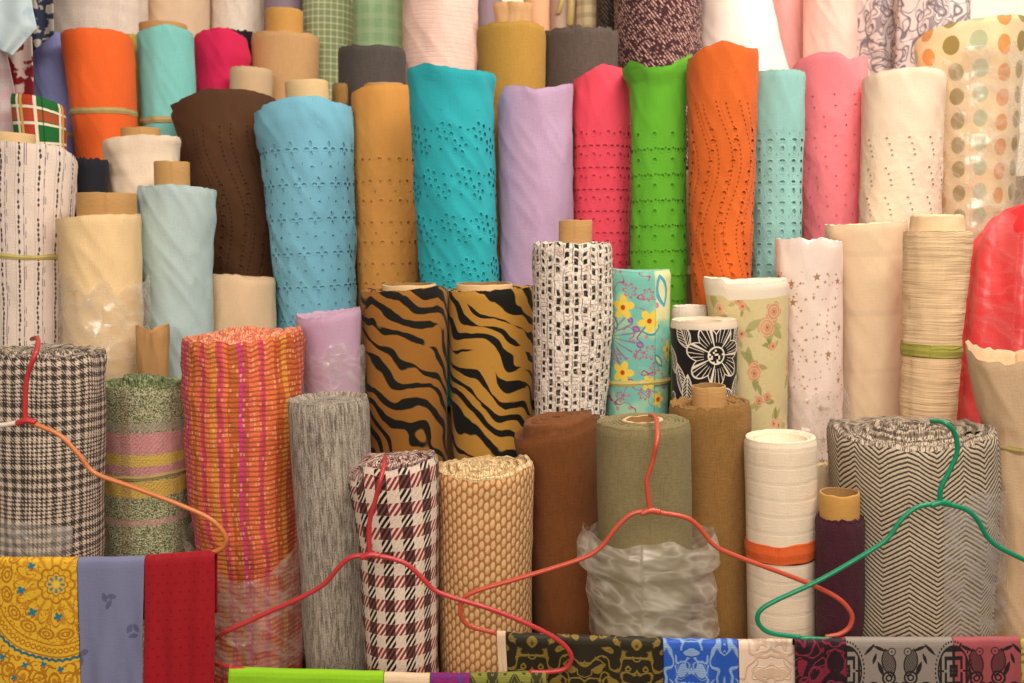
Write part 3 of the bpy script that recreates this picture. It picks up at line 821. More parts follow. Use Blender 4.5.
def mats():
    M = MAT
    def add(k, fn, **kw): M[k] = cloth(k, fn, **kw)
    def eye(k, c, pu, pv, holes, v0, **kw):
        M[k] = cloth(k, eyelet(c, pu, pv, holes, v0, **kw)); M[k + '_in'] = cloth(k + '_in', plain(c, .05, .05))
    def wav(k, c, v0, P, A, kk, **kw): M[k] = cloth(k, eyewave(c, v0, P, A, kk, **kw)); M[k + '_in'] = cloth(k + '_in', plain(c, .05, .05))
    wav('brown', '#573823', 30, 30, 11, .038, big=(2.6, 1.6))
    wav('orange', '#d66527', 50, 25, 10, .042)
    eye('blue', '#7ab8d1', 21, 35, holes_blue(), 36, off=.3)
    eye('amber', '#d0924a', 21, 42, [(-5, -11, 1.9, 1.9), (6, -11, 1.1, 1.1), (-5, 9, 1.2, 1.2), (6, 9, 2.1, 2.1), (0, -1, .9, .9)], 66, off=.0, emb=1.2)
    eye('turq', '#2caab6', 42, 46, holes_turq(), 38, off=.5)
    eye('coral', '#ea4d62', 15, 22, [(-3.5, -5, 2.3, 1.3), (4, -5, 2.3, 1.1), (0, 4, 1.7, 2.4), (7, 5, 1.2, 1.2)], 52, off=0.)
    eye('lime', '#64b22f', 24, 26, [(-6, -7, 2.4, 2.0), (3, -7, 2., 1.7), (8, 3, 2.2, 2.2), (-11, -8, 1.2, 1.2), (-1.5, -9, 1.1, 1.1), (9, -9, 1.2, 1.2)], 62, off=.0)
    eye('mint', '#8cc0bc', 13, 21, [(0, -5.5, 2.7, 1.5), (0, 3.5, 1.9, 2.7), (-6.4, 9, .8, .8)], 58, off=.0)
    eye('pink', '#f2848f', 24, 20, [(-4, -5, 1.0, .9), (7, 5, 1.0, .9)], 32, off=.5, emb=1.0)
    eye('ivory', '#f4dcc4', 22, 30, [(-3, -8, 1.3, 1.1), (0, -2, 1.1, 1.1), (2, 4, 1.1, 1.1), (3, 9, 1.2, 1.0)], 60, off=.0, emb=1.2)
    add('glen', glen, bump=.5)
    add('green_tweed', tweed_green, bump=.6); add('pink_tweed', tweed_pink, bump=.5)
    add('glen_edge', edge('#3a2f29', '#d5c2ae', '#8d7a6a')); add('green_edge', edge('#5b6b3c', '#a9ad84', '#2f3a26')); add('pink_edge', edge('#c9663a', '#f2b184', '#e2507c')); add('hound_edge', edge('#4a2426', '#dcc6b6', '#a03c40')); add('basket_edge', edge('#b48a58', '#e6cc9c', '#f2e2bc')); add('herring_edge', edge('#6b5c50', '#cbb9a2', '#3f342c'))
    add('grey', linen_grey, bump=.7); add('hound', hound, bump=.5); add('basket', basket, bump=.45)
    add('rust', plain('#784723', .26, .2)); add('olive', plain('#877a55', .26, .22)); add('tan', plain('#916b3a', .28, .22))
    add('white_rib', ribs('#f0dcc3', 17., .25)); add('maroon', plain('#4d2230', .14, .35, 3.)); add('herring', herring, bump=.4)
    add('beige', plain('#d6b692', .10, .08)); add('cream_small', plain('#e2cba8', .08, .1))
    add('stripe_white', stripe_white); add('yellow', plain('#eece9c', .06, .05)); add('pale_blue', plain('#b3c7c7', .06, .05))
    add('sand', plain('#e2c29d', .05, .05)); add('lilac2', plain('#c39fb9', .05, .05)); add('kraft', plain('#bb8d5c', .05, .08))
    add('tiger1', tiger('#9c682a', 3.)); add('tiger2', tiger('#bd8b3b', 8.)); add('boucle', boucle, bump=.6)
    add('fl_turq', floral_turq); add('fl_black', floral_black, rough=.6); add('fl_cream', floral_cream); add('stars', stars)
    add('cream', ribs('#ecd3b1', 60., .15)); add('ribbed', wrinkly('#e4c49b', 1.6)); add('red', plain('#ea343a', .05, .04), rough=.45)
    add('lilac', plain('#bf9fc0', .08, .08)); add('polka', polka, rough=.5)
    add('dblue', plain('#858cc6', .07, .05)); add('dorange', plain('#ee682c', .05, .04)); add('aqua', plain('#80c8c4', .08, .06))
    add('magenta', plain('#d42556', .05, .04)); add('black', plain('#22222b', .06, .06)); add('tan_d', plain('#c99d6e', .10, .08))
    add('charcoal', plain('#514a46', .22, .2)); add('mustard', plain('#b0873c', .14, .10)); add('dgrey', plain('#584c45', .3, .25))
    add('tube_beige', plain('#d0b08c', .06, .06)); add('thin_yellow', plain('#cdb65c', .12, .08)); add('ivory2', plain('#ecd5bd', .07, .07))
    add('tartan', tartan)
    add('e_cream', checks('#eadacd', '#d3bfb6', 33., .12, .5)); add('e_beige', plain('#dfc1a3', .06, .05)); add('e_stripe', checks('#e6d6c8', '#cbb7a8', 24., .1, .4, 400.))
    add('e_green', checks('#8f9e72', '#e3dfc4', 6.6, .1, .9)); add('e_green2', checks('#8fb083', '#b6c6a2', 14., .2, .5)); add('e_pink', ribs('#efcabe', 4.5, .35, .1, 9.))
    add('e_mauve', plain('#8d7a86', .06, .05)); add('e_peach', plain('#e3a983', .05, .05)); add('e_taupe', plain('#b59b8c', .06, .05)); add('e_plaid', checks('#cbb590', '#8d7a5c', 12., .2, .7))
    add('e_dark', fleck('#2a2320', '#6d5a50')); add('e_tweed', fleck('#45262a', '#dfb1a6'), bump=.8); add('e_white', plain('#f3e2d8', .04, .04)); add('e_rose', plain('#dc9f9d', .05, .05)); add('e_rose2', plain('#ecbcb0', .05, .05))
    def floral_grey(u, v):
        c, h = weave(u, v, '#dccac6', .05, .05)
        n = noise(u * .032, v * .026, 2., 1.2); n2 = noise(u * .05, v * .045, 7., 1.)
        k = mx(band(frac(n * 9.), .5, .09, .08), band(frac(n2 * 6.), .5, .08, .07))
        k = mx(k, smooth(.52, .58, noise(u * .03, v * .03, 15.)) * band(frac((n2 + n) * 14.), .5, .2, .15) * .8)
        return dict(color=mixc(k * .85, c, '#5d5260'), height=h * .4)
    add('e_floral', floral_grey)
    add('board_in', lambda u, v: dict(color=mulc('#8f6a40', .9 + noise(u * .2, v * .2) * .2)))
    def board(u, v):
        f = noise(u * .12, v * .5, 2.); k = .93 + f * .14
        return dict(color=mulc('#bf935c', k), height=f)
    add('board', board, rough=.75)
    add('board_pale', lambda u, v: dict(color=mulc('#d9b98a', .93 + noise(u * .12, v * .5, 4.) * .14)), rough=.75)
    add('board_yellow', lambda u, v: dict(color=mulc('#c9964f', .9 + noise(u * .2, v * .5, 4.) * .2)), rough=.75)
    add('tie', plain('#b5a06a', .05, .05), rough=.6); add('tie_green', ribs('#a5a04a', 3., 1.)); add('tie_orange', plain('#e2642f', .08, .05)); add('tie_yellow', plain('#c9b76e', .05, .05), rough=.5)
    def plast(c, rough=.28): return lambda u, v: dict(color=mulc(c, .96 + noise(u * .1, v * .1, 2.) * .08), height=noise(u * .6, v * .6) * .3)
    add('h_red', plast('#bd373a'), rough=.32, sheen=0., spec=.5); add('h_coral', plast('#c6533d'), rough=.32, sheen=0., spec=.5)
    add('h_orange', plast('#c9743f'), rough=.35, sheen=0., spec=.5); add('h_green', plast('#138a63'), rough=.3, sheen=0., spec=.5); add('h_cream', plast('#e6d9c9'), rough=.35, sheen=0., spec=.5)
    add('h_dark', plast('#2c2f2c'), rough=.4, sheen=0., spec=.5)
    add('mandala', mandala, rough=.7); add('slate', slate, rough=.6); add('red_dot', red_dot, rough=.7)
    add('lime_cloth', plain('#93cc25', .04, .04)); add('cream_cloth', plain('#e5c7a6', .05, .05)); 
    add('magenta_cloth', scrolls('#8e2268', '#5a3a86', .08, .03, .05, 30., 2.)); add('olive_cloth', scrolls('#3d3a22', '#8b8a3c', .05, .03, .05, 44., 5.))
    add('gold_brocade', scrolls('#2b2517', '#8f7530', .045, .04, .06, 104., 4., 78.), rough=.5); add('blue_brocade', scrolls('#2d5cc0', '#93b2da', .045, .03, .05, 66., 9., 28.), rough=.4)
    add('cream_brocade', scrolls('#ecd2bc', '#dcbba2', .045, .03, .05, 64., 14.), rough=.4); add('maroon_brocade', scrolls('#2c1720', '#8e2840', .045, .04, .06, 80., 21.), rough=.5)
    add('grey_brocade', shou('#988c83', '#2a2527', 53.), rough=.5); add('red_brocade', shou('#a9545a', '#2c2025', 33., edge=(-33, 60)), rough=.5); add('yellow_brocade', scrolls('#b9b25c', '#7c7430', .05, .04, .05, 40., 3.), rough=.5)
    add('hang_blue', lambda u, v: dict(color=mixc(smooth(.56, .66, noise(u * .06, v * .06, 3.)) * .6, weave(u, v, '#c9dbe2', .04, .04)[0], '#a3bfd0')))
    add('hang_plaid', checks('#c7b4b6', '#c98f98', 22., .2, .6)); add('hang_navy', lambda u, v: dict(color=mixc(smooth(.5, .56, noise(u * .12, v * .12, 5.)), '#37405a', '#c9c3bd')))
    add('hang_rose', lambda u, v: dict(color=mixc(smooth(.48, .53, noise(u * .07, v * .07, 11.)), weave(u, v, '#e3cfc8', .04, .04)[0], '#8e1f2c')))
    add('wall', lambda u, v: dict(color=mulc('#fbf0d8', .97 + noise(u * .01, v * .01) * .06)), rough=.9, sheen=0.)
    add('floor', lambda u, v: dict(color=mulc('#8d7a66', .9 + noise(u * .02, v * .02) * .2)), rough=.6, sheen=0.)
    add('wood', lambda u, v: dict(color=mulc('#8a6a48', .8 + noise(u * .02, v * .3, 2.) * .4)), rough=.6, sheen=0.)
    M['clear'] = plastic('clear_plastic', .04, .30, (1, .97, .94, 1), sharp=4.); M['frost'] = plastic('frosted_plastic', .10, .50, (.92, .84, .72, 1), .35, .035, 4.)
    M['faint'] = plastic('thin_plastic', .02, .10, (1, .98, .95, 1), .3, .02, 5.)
def plastic(name, lo, var, c, rough=.22, gloss=.05, sharp=8.):
    """thin film: mostly see-through, soft highlights painted whitish along the creases, with sharp glints"""
    global NT
    m = bpy.data.materials.new(name); m.use_nodes = True; NT = m.node_tree; NT.nodes.clear()
    N = NT.nodes.new; L = NT.links.new
    uvn = N('ShaderNodeUVMap'); uvn.uv_map = 'UVMap'; sp = N('ShaderNodeSeparateXYZ'); L(uvn.outputs[0], sp.inputs[0])
    u, v = E(sp.outputs[0]), E(sp.outputs[1])
    w = noise(u * .02, v * .03, 2., 2.)
    ridge = 1. - ab(noise(u * .035 + w * 2.5, v * .07 + w * 3. - u * .03, 5., 1.) * 2. - 1.)
    fac = lo + var * powr(ridge, sharp) + noise(u * .015, v * .02, 9., 1.) * lo  # whitish ridge colour stands in for soft highlights on the film
    tr = N('ShaderNodeBsdfTransparent'); tr.inputs[0].default_value = (.985, .98, .97, 1)
    df = N('ShaderNodeBsdfDiffuse'); df.inputs[0].default_value = c
    tl = N('ShaderNodeBsdfTranslucent'); tl.inputs[0].default_value = c
    md = N('ShaderNodeMixShader'); md.inputs[0].default_value = .35; L(df.outputs[0], md.inputs[1]); L(tl.outputs[0], md.inputs[2])
    m1 = N('ShaderNodeMixShader'); plug(m1.inputs[0], fac); L(tr.outputs[0], m1.inputs[1]); L(md.outputs[0], m1.inputs[2])
    gl = N('ShaderNodeBsdfGlossy'); gl.inputs['Roughness'].default_value = rough
    b = N('ShaderNodeBump'); b.inputs['Strength'].default_value = .5; b.inputs['Distance'].default_value = .002
    plug(b.inputs['Height'], ridge); L(b.outputs[0], gl.inputs['Normal'])
    m2 = N('ShaderNodeMixShader'); plug(m2.inputs[0], gloss + powr(ridge, 6.) * gloss * 1.5); L(m1.outputs[0], m2.inputs[1]); L(gl.outputs[0], m2.inputs[2])
    o = N('ShaderNodeOutputMaterial'); L(m2.outputs[0], o.inputs[0])
    return m
mats()
BAKED = dict(plaid=1.3700, gtweed=1.5524, ptweed=1.5220, grey=1.4412, hound=1.3600, basket=1.4179, rust=1.5039, olive=1.3700, tan=1.4799, white_rib=1.4010, maroon=1.3400, stub=1.5250, herring=1.4270, sack=1.4617, stripe=1.7594, yellow=1.7043, pale_blue=1.8196, sand=1.9105, lilac2=1.6391, kraft=1.6509, tiger_l=1.7087, tiger_r=1.7572, boucle=1.6481, fturq=1.6875, fblack=1.6014, inner=1.7364, fcream=1.6887, stars=1.7448, creamr=1.8086, ribbed=1.6300, redbag=1.7100, ivory2=1.9234, black_s=1.8427, tartan=1.8867, brown=2.1146, blue=2.0149, amber=2.0899, turq=1.9195, lilac=1.9558, coral=1.9990, lime=1.9165, orange=1.8400, mint=1.9000, pink=2.0500, ivory=1.9320, polka=2.0038, dblue=2.1600, dorange=2.1100, thin_yellow=2.2474, aqua=2.2100, magenta=2.3597, black_d=2.4678, tube_beige=2.2744, tan_d=2.4223, charcoal=2.2290, mustard=2.1300, dgrey=2.1935, scrap=2.1220, e_cream=2.4000, e_beige=2.5274, e_stripe=2.6091, e_grey=2.5705, e_green=2.5514, e_green2=2.4539, e_pink=2.3700, e_mauve=2.4600, e_knot=2.3400, e_peach=2.5054, e_taupe=2.5407, e_plaid=2.5007, e_dark=2.4584, e_tweed=2.3700, e_white=2.4187, e_rose=2.5063, e_rose2=2.4000, e_floral=2.5167, e_floral2=2.4000)
# ------------------------------------------------------------------ the rolls
ROWY = dict(A=1.37, B=1.61, C=1.87, D=2.13, E=2.40)
ROWZ = dict(A=.78, B=1.0, C=1.18, D=1.42, E=1.62)
SOFT = dict(cap=[(0, 0), (.05, -1), (.16, -12), (1, -14)], low=2.5, mid=1.2, crease=2.0, fray=.8, lay=3, round=1.5)
EYE = dict(SOFT, under=1.9, capmat=1)
FLAT = dict(cap=[(0, 0), (1, -3)], lay=5, spz=3., layz=4.)
HARD = dict(cap=[(0, 0), (.1, -1), (1, -3)], low=.8, mid=.4, spz=2., layz=2., fray=.4)
LIST = []
def R(key, row, dY, rows, mat, label, opt=None, core=None, bands=(), wraps=(), **kw):
    LIST.append(dict(key=key, row=row, dY=dY, rows=rows, mat=mat, label=label, opt=dict(opt or FLAT, **kw), core=core, bands=bands, wraps=wraps))
# front row
R('plaid', 'A', 0, [(361, -10, 102), (553, -8, 101)], 'glen', 'thick black and cream plaid roll at the left edge of the front row', low=2.5, mid=1.5, fray=2.5, topn=4, hole=.012, wraps=[([(524, -8, 108), (556, -6, 108)], 'clear', 2, 6, 0, -1.8, .35)])
R('gtweed', 'A', .07, [(392, 102, 188), (470, 104, 189), (560, 106, 190)], 'green_tweed', 'green tweed roll with pink and yellow bands across it', low=2, mid=1.5, fray=2.5, topn=4, bands=[(478, 5, 'tie', 2)], cap=[(0, 0), (.5, -1), (.7, 10), (1, 12)], coff=-6)
R('ptweed', 'A', .06, [(345, 183, 303), (400, 185, 304), (500, 189, 300), (600, 203, 300), (668, 207, 301)], 'pink_tweed', 'tall orange and pink woven tweed roll with plastic round its foot', low=4, mid=2, fray=2.5, topn=4, cap=[(0, 0), (.5, 2), (.75, 8), (1, 10)], crease=3, rim=[(-1, -2), (0, -2), (1, 6)],
  wraps=[([(538, 186, 306), (600, 194, 310), (672, 200, 310)], 'clear', 7, 10, 45)])
R('grey', 'A', .03, [(407, 287, 369), (540, 297, 373), (672, 306, 371)], 'grey', 'grey streaked linen roll between the pink tweed and the houndstooth', low=2, mid=.8, fray=1.2, cap=[(0, 0), (.15, -4), (1, -3)], spz=4)
R('hound', 'A', -.01, [(476, 346, 438), (500, 349, 438), (560, 359, 439), (674, 365, 438)], 'hound', 'cream roll in black and maroon houndstooth check', low=2, mid=.8, fray=1.2, rim=[(-1, -12), (-.72, -10), (-.6, 6), (0, 2), (1, 8)], spz=6, layz=8, lay=4, topn=3, cap=[(0, 0), (.15, -3), (.3, 5), (1, 4)], rimfade=.05)
R('basket', 'A', .03, [(484, 434, 534), (580, 437, 532), (672, 440, 532)], 'basket', 'light brown roll in a coarse basket weave with pale coiled top', low=1.5, mid=1, fray=2.5, spz=5, layz=6, topn=5, cap=[(0, 0), (.2, -1), (.6, 4), (1, 2)], rim=[(-1, 6), (-.4, -2), (.5, 2), (1, 8)])
R('rust', 'A', .03, [(438, 511, 602), (470, 518, 600), (520, 527, 599), (640, 533, 601)], 'rust', 'rust brown roll with a coil rising from its loose outer layer', low=2, mid=.8, fray=1, rim=[(-1, -8), (-.3, -2), (.4, 2), (1, 10)], cap=[(0, 0), (.1, -6), (.2, -6), (.24, 12), (.6, 17), (1, 15)], spz=4, layz=6)
R('olive', 'A', .0, [(433, 595, 690), (560, 598, 691), (645, 600, 690)], 'olive', 'olive green roll with a pale hollow core and a cloudy bag round its foot', low=1, mid=.4, fray=.8, lay=7, spz=4, layz=3, cap=[(0, 0), (.1, -1), (1, 3)], core=(42, 2, 0, 'board_pale', .007),
  wraps=[([(546, 584, 712), (556, 579, 716), (576, 580, 718), (584, 590, 708), (604, 588, 714), (625, 592, 712), (645, 590, 716)], 'frost', 6, 12)], wrapname='plastic_bag')
R('tan', 'A', .035, [(411, 668, 750), (640, 685, 748)], 'tan', 'ochre brown coarse cloth roll with a cardboard tube, behind the olive roll', low=1.5, mid=.6, fray=2.5, spz=5, layz=9, lay=4, cap=[(0, 0), (.3, -8), (1, -4)], core=(34, 17, 0, 'board'))
R('white_rib', 'A', .0, [(446, 744, 816), (645, 748, 814)], 'white_rib', 'off-white ribbed roll with an orange band round its middle', opt=HARD, hole=.038, lay=2, deep=.012, cap=[(0, 0), (.3, 1), (1, -3)], bands=[(556, 20, 'tie_orange', 0)], spz=1, layz=1)
R('maroon', 'A', -.03, [(524, 815, 864), (640, 817, 862)], 'maroon', 'thin dark maroon roll with a yellowish cardboard tube', low=1.5, mid=1.5, fray=2.5, topn=3, core=(38, 25, 0, 'board_yellow'))
R('stub', 'A', .10, [(468, 810, 836), (640, 812, 836)], 'cream_small', 'small cream roll peeping out between the ribbed white and the herringbone', low=1.5, mid=1.5, fray=2)
R('herring', 'A', .03, [(453, 831, 990), (500, 834, 991), (560, 837, 990), (640, 839, 985)], 'herring', 'very wide brown and cream herringbone roll, its coil seen from above', low=2.5, mid=1, fray=2.5, lay=7, spz=9, layz=8, topn=3, cap=[(0, 0), (.4, 3), (.75, 9), (1, 12)], rim=[(-1, 8), (-.5, 0), (.3, -2), (1, 5)], seam=1.35, step=5, hole=.012,
  wraps=[([(500, 832, 996), (560, 830, 998), (640, 832, 996)], 'clear', 3, 8, 0, .35, 1.9)])
R('sack', 'A', .05, [(366, 968, 1058), (395, 974, 1058), (440, 988, 1058), (560, 994, 1060), (690, 990, 1060)], 'beige', 'beige cloth roll with a flaring open mouth at the right edge of the front row', opt=SOFT, rim=[(-1, 18), (-.7, 6), (0, 0), (1, 10)], back=1., fray=2., bands=[(450, 8, 'tie', -2)], cap=[(0, 0), (.1, -4), (.2, -24), (1, -30)])
# second row
R('stripe', 'B', 0, [(148, -12, 75), (250, -8, 69), (345, -6, 67)], 'stripe_white', 'white roll with thin dotted black lines running down it, at the left edge', opt=SOFT, crease=1.5, rim=[(-1, 5), (0, 4), (.6, 4), (.9, -4), (1, -10)], core=(42, 15, -18, 'board_pale'), bands=[(257, 5, 'tie_yellow', 0)])
R('yellow', 'B', -.03, [(218, 58, 140), (300, 64, 141), (390, 68, 142)], 'yellow', 'pale yellow roll half wrapped in clear plastic', opt=SOFT, core=(56, 24, 8, 'board'), rim=[(-1, -3), (0, 2), (1, 3)], wraps=[([(284, 62, 145), (330, 64, 147), (392, 66, 147)], 'clear', 5, 20)])
R('pale_blue', 'B', .02, [(188, 138, 215), (220, 138, 214), (250, 138, 211), (300, 144, 212), (390, 150, 212)], 'pale_blue', 'pale grey-blue roll with a bare cardboard tube sticking out', opt=SOFT, core=(34, 26, -4, 'board'), rim=[(-1, 0), (0, 2), (.6, 0), (1, -2)], crease=3)
R('sand', 'B', .05, [(281, 205, 275), (350, 207, 275)], 'sand', 'short sandy beige roll behind the pink tweed', opt=SOFT, crease=.6, rim=[(-1, 4), (0, 4), (.1, 0), (1, -1)], rimfade=.02)
R('lilac2', 'B', .0, [(317, 295, 361), (395, 305, 360)], 'lilac2', 'short lilac roll in plastic behind the grey linen', opt=HARD, fray=1.5, rim=[(-1, 0), (-.8, -4), (0, -1), (1, 4)], wraps=[([(350, 300, 364), (400, 302, 364)], 'clear', 3, 14)])
R('kraft', 'B', -.12, [(332, 137, 171), (390, 138, 168)], 'kraft', 'small brown roll pinched at the top, behind the green tweed', opt=SOFT, pin=3, crease=1, rim=[(-1, 4), (-.3, -3), (.3, 2), (1, 6)], back=.9)
R('tiger_l', 'B', 0, [(293, 360, 447), (460, 368, 447)], 'tiger1', 'darker golden tiger-stripe roll, next to the lilac one', opt=HARD, core=(54, 4, 6, 'board_pale'), rim=[(-1, -2), (0, 0), (.7, 3), (1, -1)], fray=1)
R('tiger_r', 'B', 0, [(293, 446, 534), (465, 452, 531)], 'tiger2', 'brighter golden tiger-stripe roll, next to the black and white weave', opt=HARD, core=(56, 5, -6, 'board_pale'), rim=[(-1, -2), (0, 0), (.7, 2), (1, 1)], fray=1)
R('boucle', 'B', -.02, [(246, 531, 612), (330, 532, 612), (420, 534, 606)], 'boucle', 'black and white chunky weave roll with a cardboard tube', low=1.5, mid=1.5, fray=2.5, topn=4, core=(33, 24, 4, 'board'))
R('fturq', 'B', .0, [(274, 607, 671), (412, 607, 668)], 'fl_turq', 'turquoise roll printed with yellow flowers, a tie round its lower end', opt=HARD, bands=[(384, 6, 'tie_yellow', 1.5)], rim=[(-1, 3), (0, 0), (1, 2)], seam=.55, step=3)
R('fblack', 'B', -.04, [(324, 670, 737), (406, 672, 735)], 'fl_black', 'short black roll printed with large white line flowers', opt=HARD, hole=.03, lay=2)
R('inner', 'B', .07, [(308, 671, 708), (400, 671, 708)], 'e_stripe', 'small cream roll peeping up behind the black flowered one', opt=HARD)
R('fcream', 'B', -.04, [(286, 703, 787), (340, 712, 787), (430, 722, 786)], 'fl_cream', 'yellowish cream roll printed with peach roses and green leaves', opt=HARD, rim=[(-1, 8), (-.5, 7), (-.38, 1), (1, 0)], fray=.5)
R('stars', 'B', .02, [(242, 775, 842), (440, 786, 841)], 'stars', 'pinkish white roll scattered with small gold stars', opt=SOFT, rim=[(-1, 3), (-.6, 2), (-.2, 4), (0, -4), (.35, 3), (.6, -3), (1, -4)], crease=1, wraps=[([(395, 784, 846), (445, 780, 850)], 'clear', 4, 16)])
R('creamr', 'B', .06, [(226, 825, 906), (250, 828, 905), (320, 838, 902), (420, 843, 899)], 'cream', 'plain cream roll with a stitched line near its top', opt=SOFT, crease=.8, low=1.5, rim=[(-1, 2), (0, 0), (1, 1)])
R('ribbed', 'B', .02, [(233, 905, 970), (330, 903, 962), (413, 900, 955)], 'ribbed', 'straw-coloured wrinkled roll tied with a yellow-green band', opt=SOFT, ring=1.2, crease=0, bands=[(352, 13, 'tie_green', 0)], cap=[(0, 0), (.1, -3), (.2, -3), (.26, 27), (1, 25)], coff=-4)
R('redbag', 'B', .10, [(222, 985, 1062), (240, 975, 1065), (300, 966, 1068), (425, 956, 1062)], 'red', 'bright coral red gathered cloth in clear plastic at the right edge', opt=SOFT, fold=6, folds=9, cap=[(0, 0), (.3, 16), (1, 24)], rim=[(-1, -16), (-.5, 6), (0, 14), (1, 16)], wraps=[([(214, 975, 1066), (300, 963, 1070), (428, 954, 1066)], 'faint', 2, 8)])
# third row: the cut-work rolls
R('ivory2', 'C', -.13, [(136, 103, 179), (170, 108, 178), (215, 112, 178)], 'ivory2', 'creamy white rumpled roll below the bright orange one', opt=SOFT, ring=2, core=(38, 9, 0, 'board'), rim=[(-1, -4), (0, 0), (1, 0)])
R('black_s', 'C', -.1, [(159, 74, 108), (195, 74, 107)], 'black', 'small black roll between the dotted white and the creamy white rolls', opt=HARD, fray=2)
R('tartan', 'C', .0, [(98, 12, 63), (150, 18, 65)], 'tartan', 'red and green tartan roll with white lines, at the left edge', opt=HARD, rim=[(-1, 5), (0, 1), (1, -7)], low=2)
R('brown', 'C', .03, [(98, 172, 276), (125, 178, 276), (200, 190, 276), (278, 204, 278)], 'brown', 'dark brown eyelet cloth roll with a floppy top', opt=EYE, rim=[(-1, -12), (-.8, -1), (-.3, 7), (.4, 5), (1, 0)], crease=3, pin=2)
R('blue', 'C', -.02, [(107, 253, 352), (125, 254, 354), (150, 261, 354), (200, 266, 355), (325, 277, 357)], 'blue', 'light blue eyelet cloth roll with rows of cut four-petal flowers', opt=EYE, rim=[(-1, -14), (-.75, 2), (-.4, 6), (.3, 9), (.6, 3), (1, 2)], core=(43, 29, 6, 'board_pale'), crease=3.5, slant=1.2)
R('amber', 'C', .02, [(88, 350, 414), (140, 352, 415), (310, 358, 420)], 'amber', 'amber brown roll with a sparse grid of punched dots', opt=EYE, core=(40, 6, 2, 'board'), rim=[(-1, -4), (-.6, 1), (0, 2), (1, 3)], crease=.6)
R('turq', 'C', 0, [(72, 406, 497), (92, 409, 494), (180, 413, 496), (295, 420, 499)], 'turq', 'vivid turquoise roll with clusters of oval cut-outs', opt=EYE, rim=[(-1, 6), (-.6, 9), (-.2, 4), (.4, 0), (1, 0)], crease=3)
R('lilac', 'C', .02, [(88, 495, 574), (120, 497, 573), (290, 500, 574)], 'lilac', 'plain lilac roll between the turquoise and the coral pink rolls', opt=SOFT, rim=[(-1, -12), (-.78, 3), (-.3, 1), (.05, -3), (.5, 0), (1, 6)], pin=2, low=2.5)
R('coral', 'C', .02, [(74, 572, 631), (275, 572, 629)], 'coral', 'coral pink eyelet roll with close rows of small arcs', opt=EYE, rim=[(-1, -6), (-.5, 2), (.1, 9), (.5, 6), (1, 6)], crease=1.5)
R('lime', 'C', .0, [(66, 620, 692), (84, 628, 688), (110, 630, 686), (300, 630, 686)], 'lime', 'bright lime green eyelet roll, its mouth pinched to a V', opt=EYE, rim=[(-1, 2), (-.7, 7), (-.15, -3), (.1, -4), (.5, 1), (1, 13)], back=1.3, pin=1, crease=1.5)
R('orange', 'C', -.03, [(51, 687, 758), (150, 688, 755), (300, 692, 750)], 'orange', 'burnt orange roll with wavy lines of pinholes, tallest of the row', opt=EYE, rim=[(-1, -6), (-.5, 4), (0, 9), (.4, 6), (.7, 2), (1, 4)], crease=1.5)
R('mint', 'C', .03, [(72, 750, 804), (285, 750, 801)], 'mint', 'mint green eyelet roll beside the burnt orange one', opt=EYE, rim=[(-1, 2), (0, 2), (1, 1)], crease=1)
R('pink', 'C', .04, [(61, 786, 867), (100, 792, 866), (235, 802, 862)], 'pink', 'candy pink roll with sparse tiny pinholes', opt=EYE, rim=[(-1, -8), (-.6, 6), (0, 9), (.35, 6), (.55, -1), (1, 5)], crease=1.5)
R('ivory', 'C', .0, [(71, 863, 943), (225, 860, 938)], 'ivory', 'ivory eyelet roll between the candy pink and the polka dot rolls', opt=EYE, rim=[(-1, -1), (0, 2), (.5, 2), (1, -1)], crease=1.5)
R('polka', 'C', .06, [(24, 916, 1021), (50, 918, 1020), (70, 926, 1018), (235, 936, 1008)], 'polka', 'tall cream roll with orange, sage and olive polka dots in plastic', opt=SOFT, rim=[(-1, -8), (-.75, 0), (-.4, 3), (.5, 6), (1, 6)], wraps=[([(58, 926, 1026), (150, 932, 1024), (240, 934, 1014)], 'clear', 5, 20)])
# fourth row
R('dblue', 'D', .03, [(33, 27, 68), (148, 42, 80)], 'dblue', 'slim periwinkle blue roll left of the bright orange one', opt=SOFT, rim=[(-1, 0), (-.2, 4), (.2, 1), (1, 0)], bands=[(135, 5, 'tie', 0)])
R('dorange', 'D', -.02, [(30, 62, 131), (155, 78, 137)], 'dorange', 'bright orange roll tied with a tan tape, upper left', opt=SOFT, crease=1, rim=[(-1, 0), (0, 1), (.7, -1), (1, -4)], bands=[(110, 6, 'tie', -1)])
R('thin_yellow', 'D', .02, [(34, 124, 147), (130, 126, 147)], 'thin_yellow', 'thin mustard yellow roll squeezed between bright orange and aqua', opt=SOFT, low=3)
R('aqua', 'D', -.02, [(28, 138, 193), (130, 143, 197)], 'aqua', 'pale aqua roll tied with a tan tape, upper left', opt=SOFT, core=(46, 7, -2, 'board'), bands=[(120, 6, 'tie', 0)], rim=[(-1, -3), (0, 3), (1, -1)], crease=1.5)
R('magenta', 'D', .0, [(33, 192, 246), (55, 194, 250), (70, 196, 246), (98, 197, 245)], 'magenta', 'magenta pink roll beside the aqua one', opt=SOFT, rim=[(-1, -6), (-.6, 2), (.3, 5), (1, -2)], crease=2, fold=1.5, folds=5)
R('black_d', 'D', .08, [(30, 222, 254), (75, 222, 254)], 'black', 'black roll showing behind the magenta one', opt=HARD, fray=1.5)
R('tube_beige', 'D', -.1, [(67, 230, 273), (98, 230, 272)], 'tube_beige', 'short beige roll peeping up behind the dark brown eyelet roll', opt=HARD)
R('tan_d', 'D', .03, [(32, 252, 319), (110, 253, 318)], 'tan_d', 'tan cloth roll with an orange-brown tube, below the green check roll', opt=HARD, core=(36, 26, -1, 'board_yellow'), fray=1, lay=4)
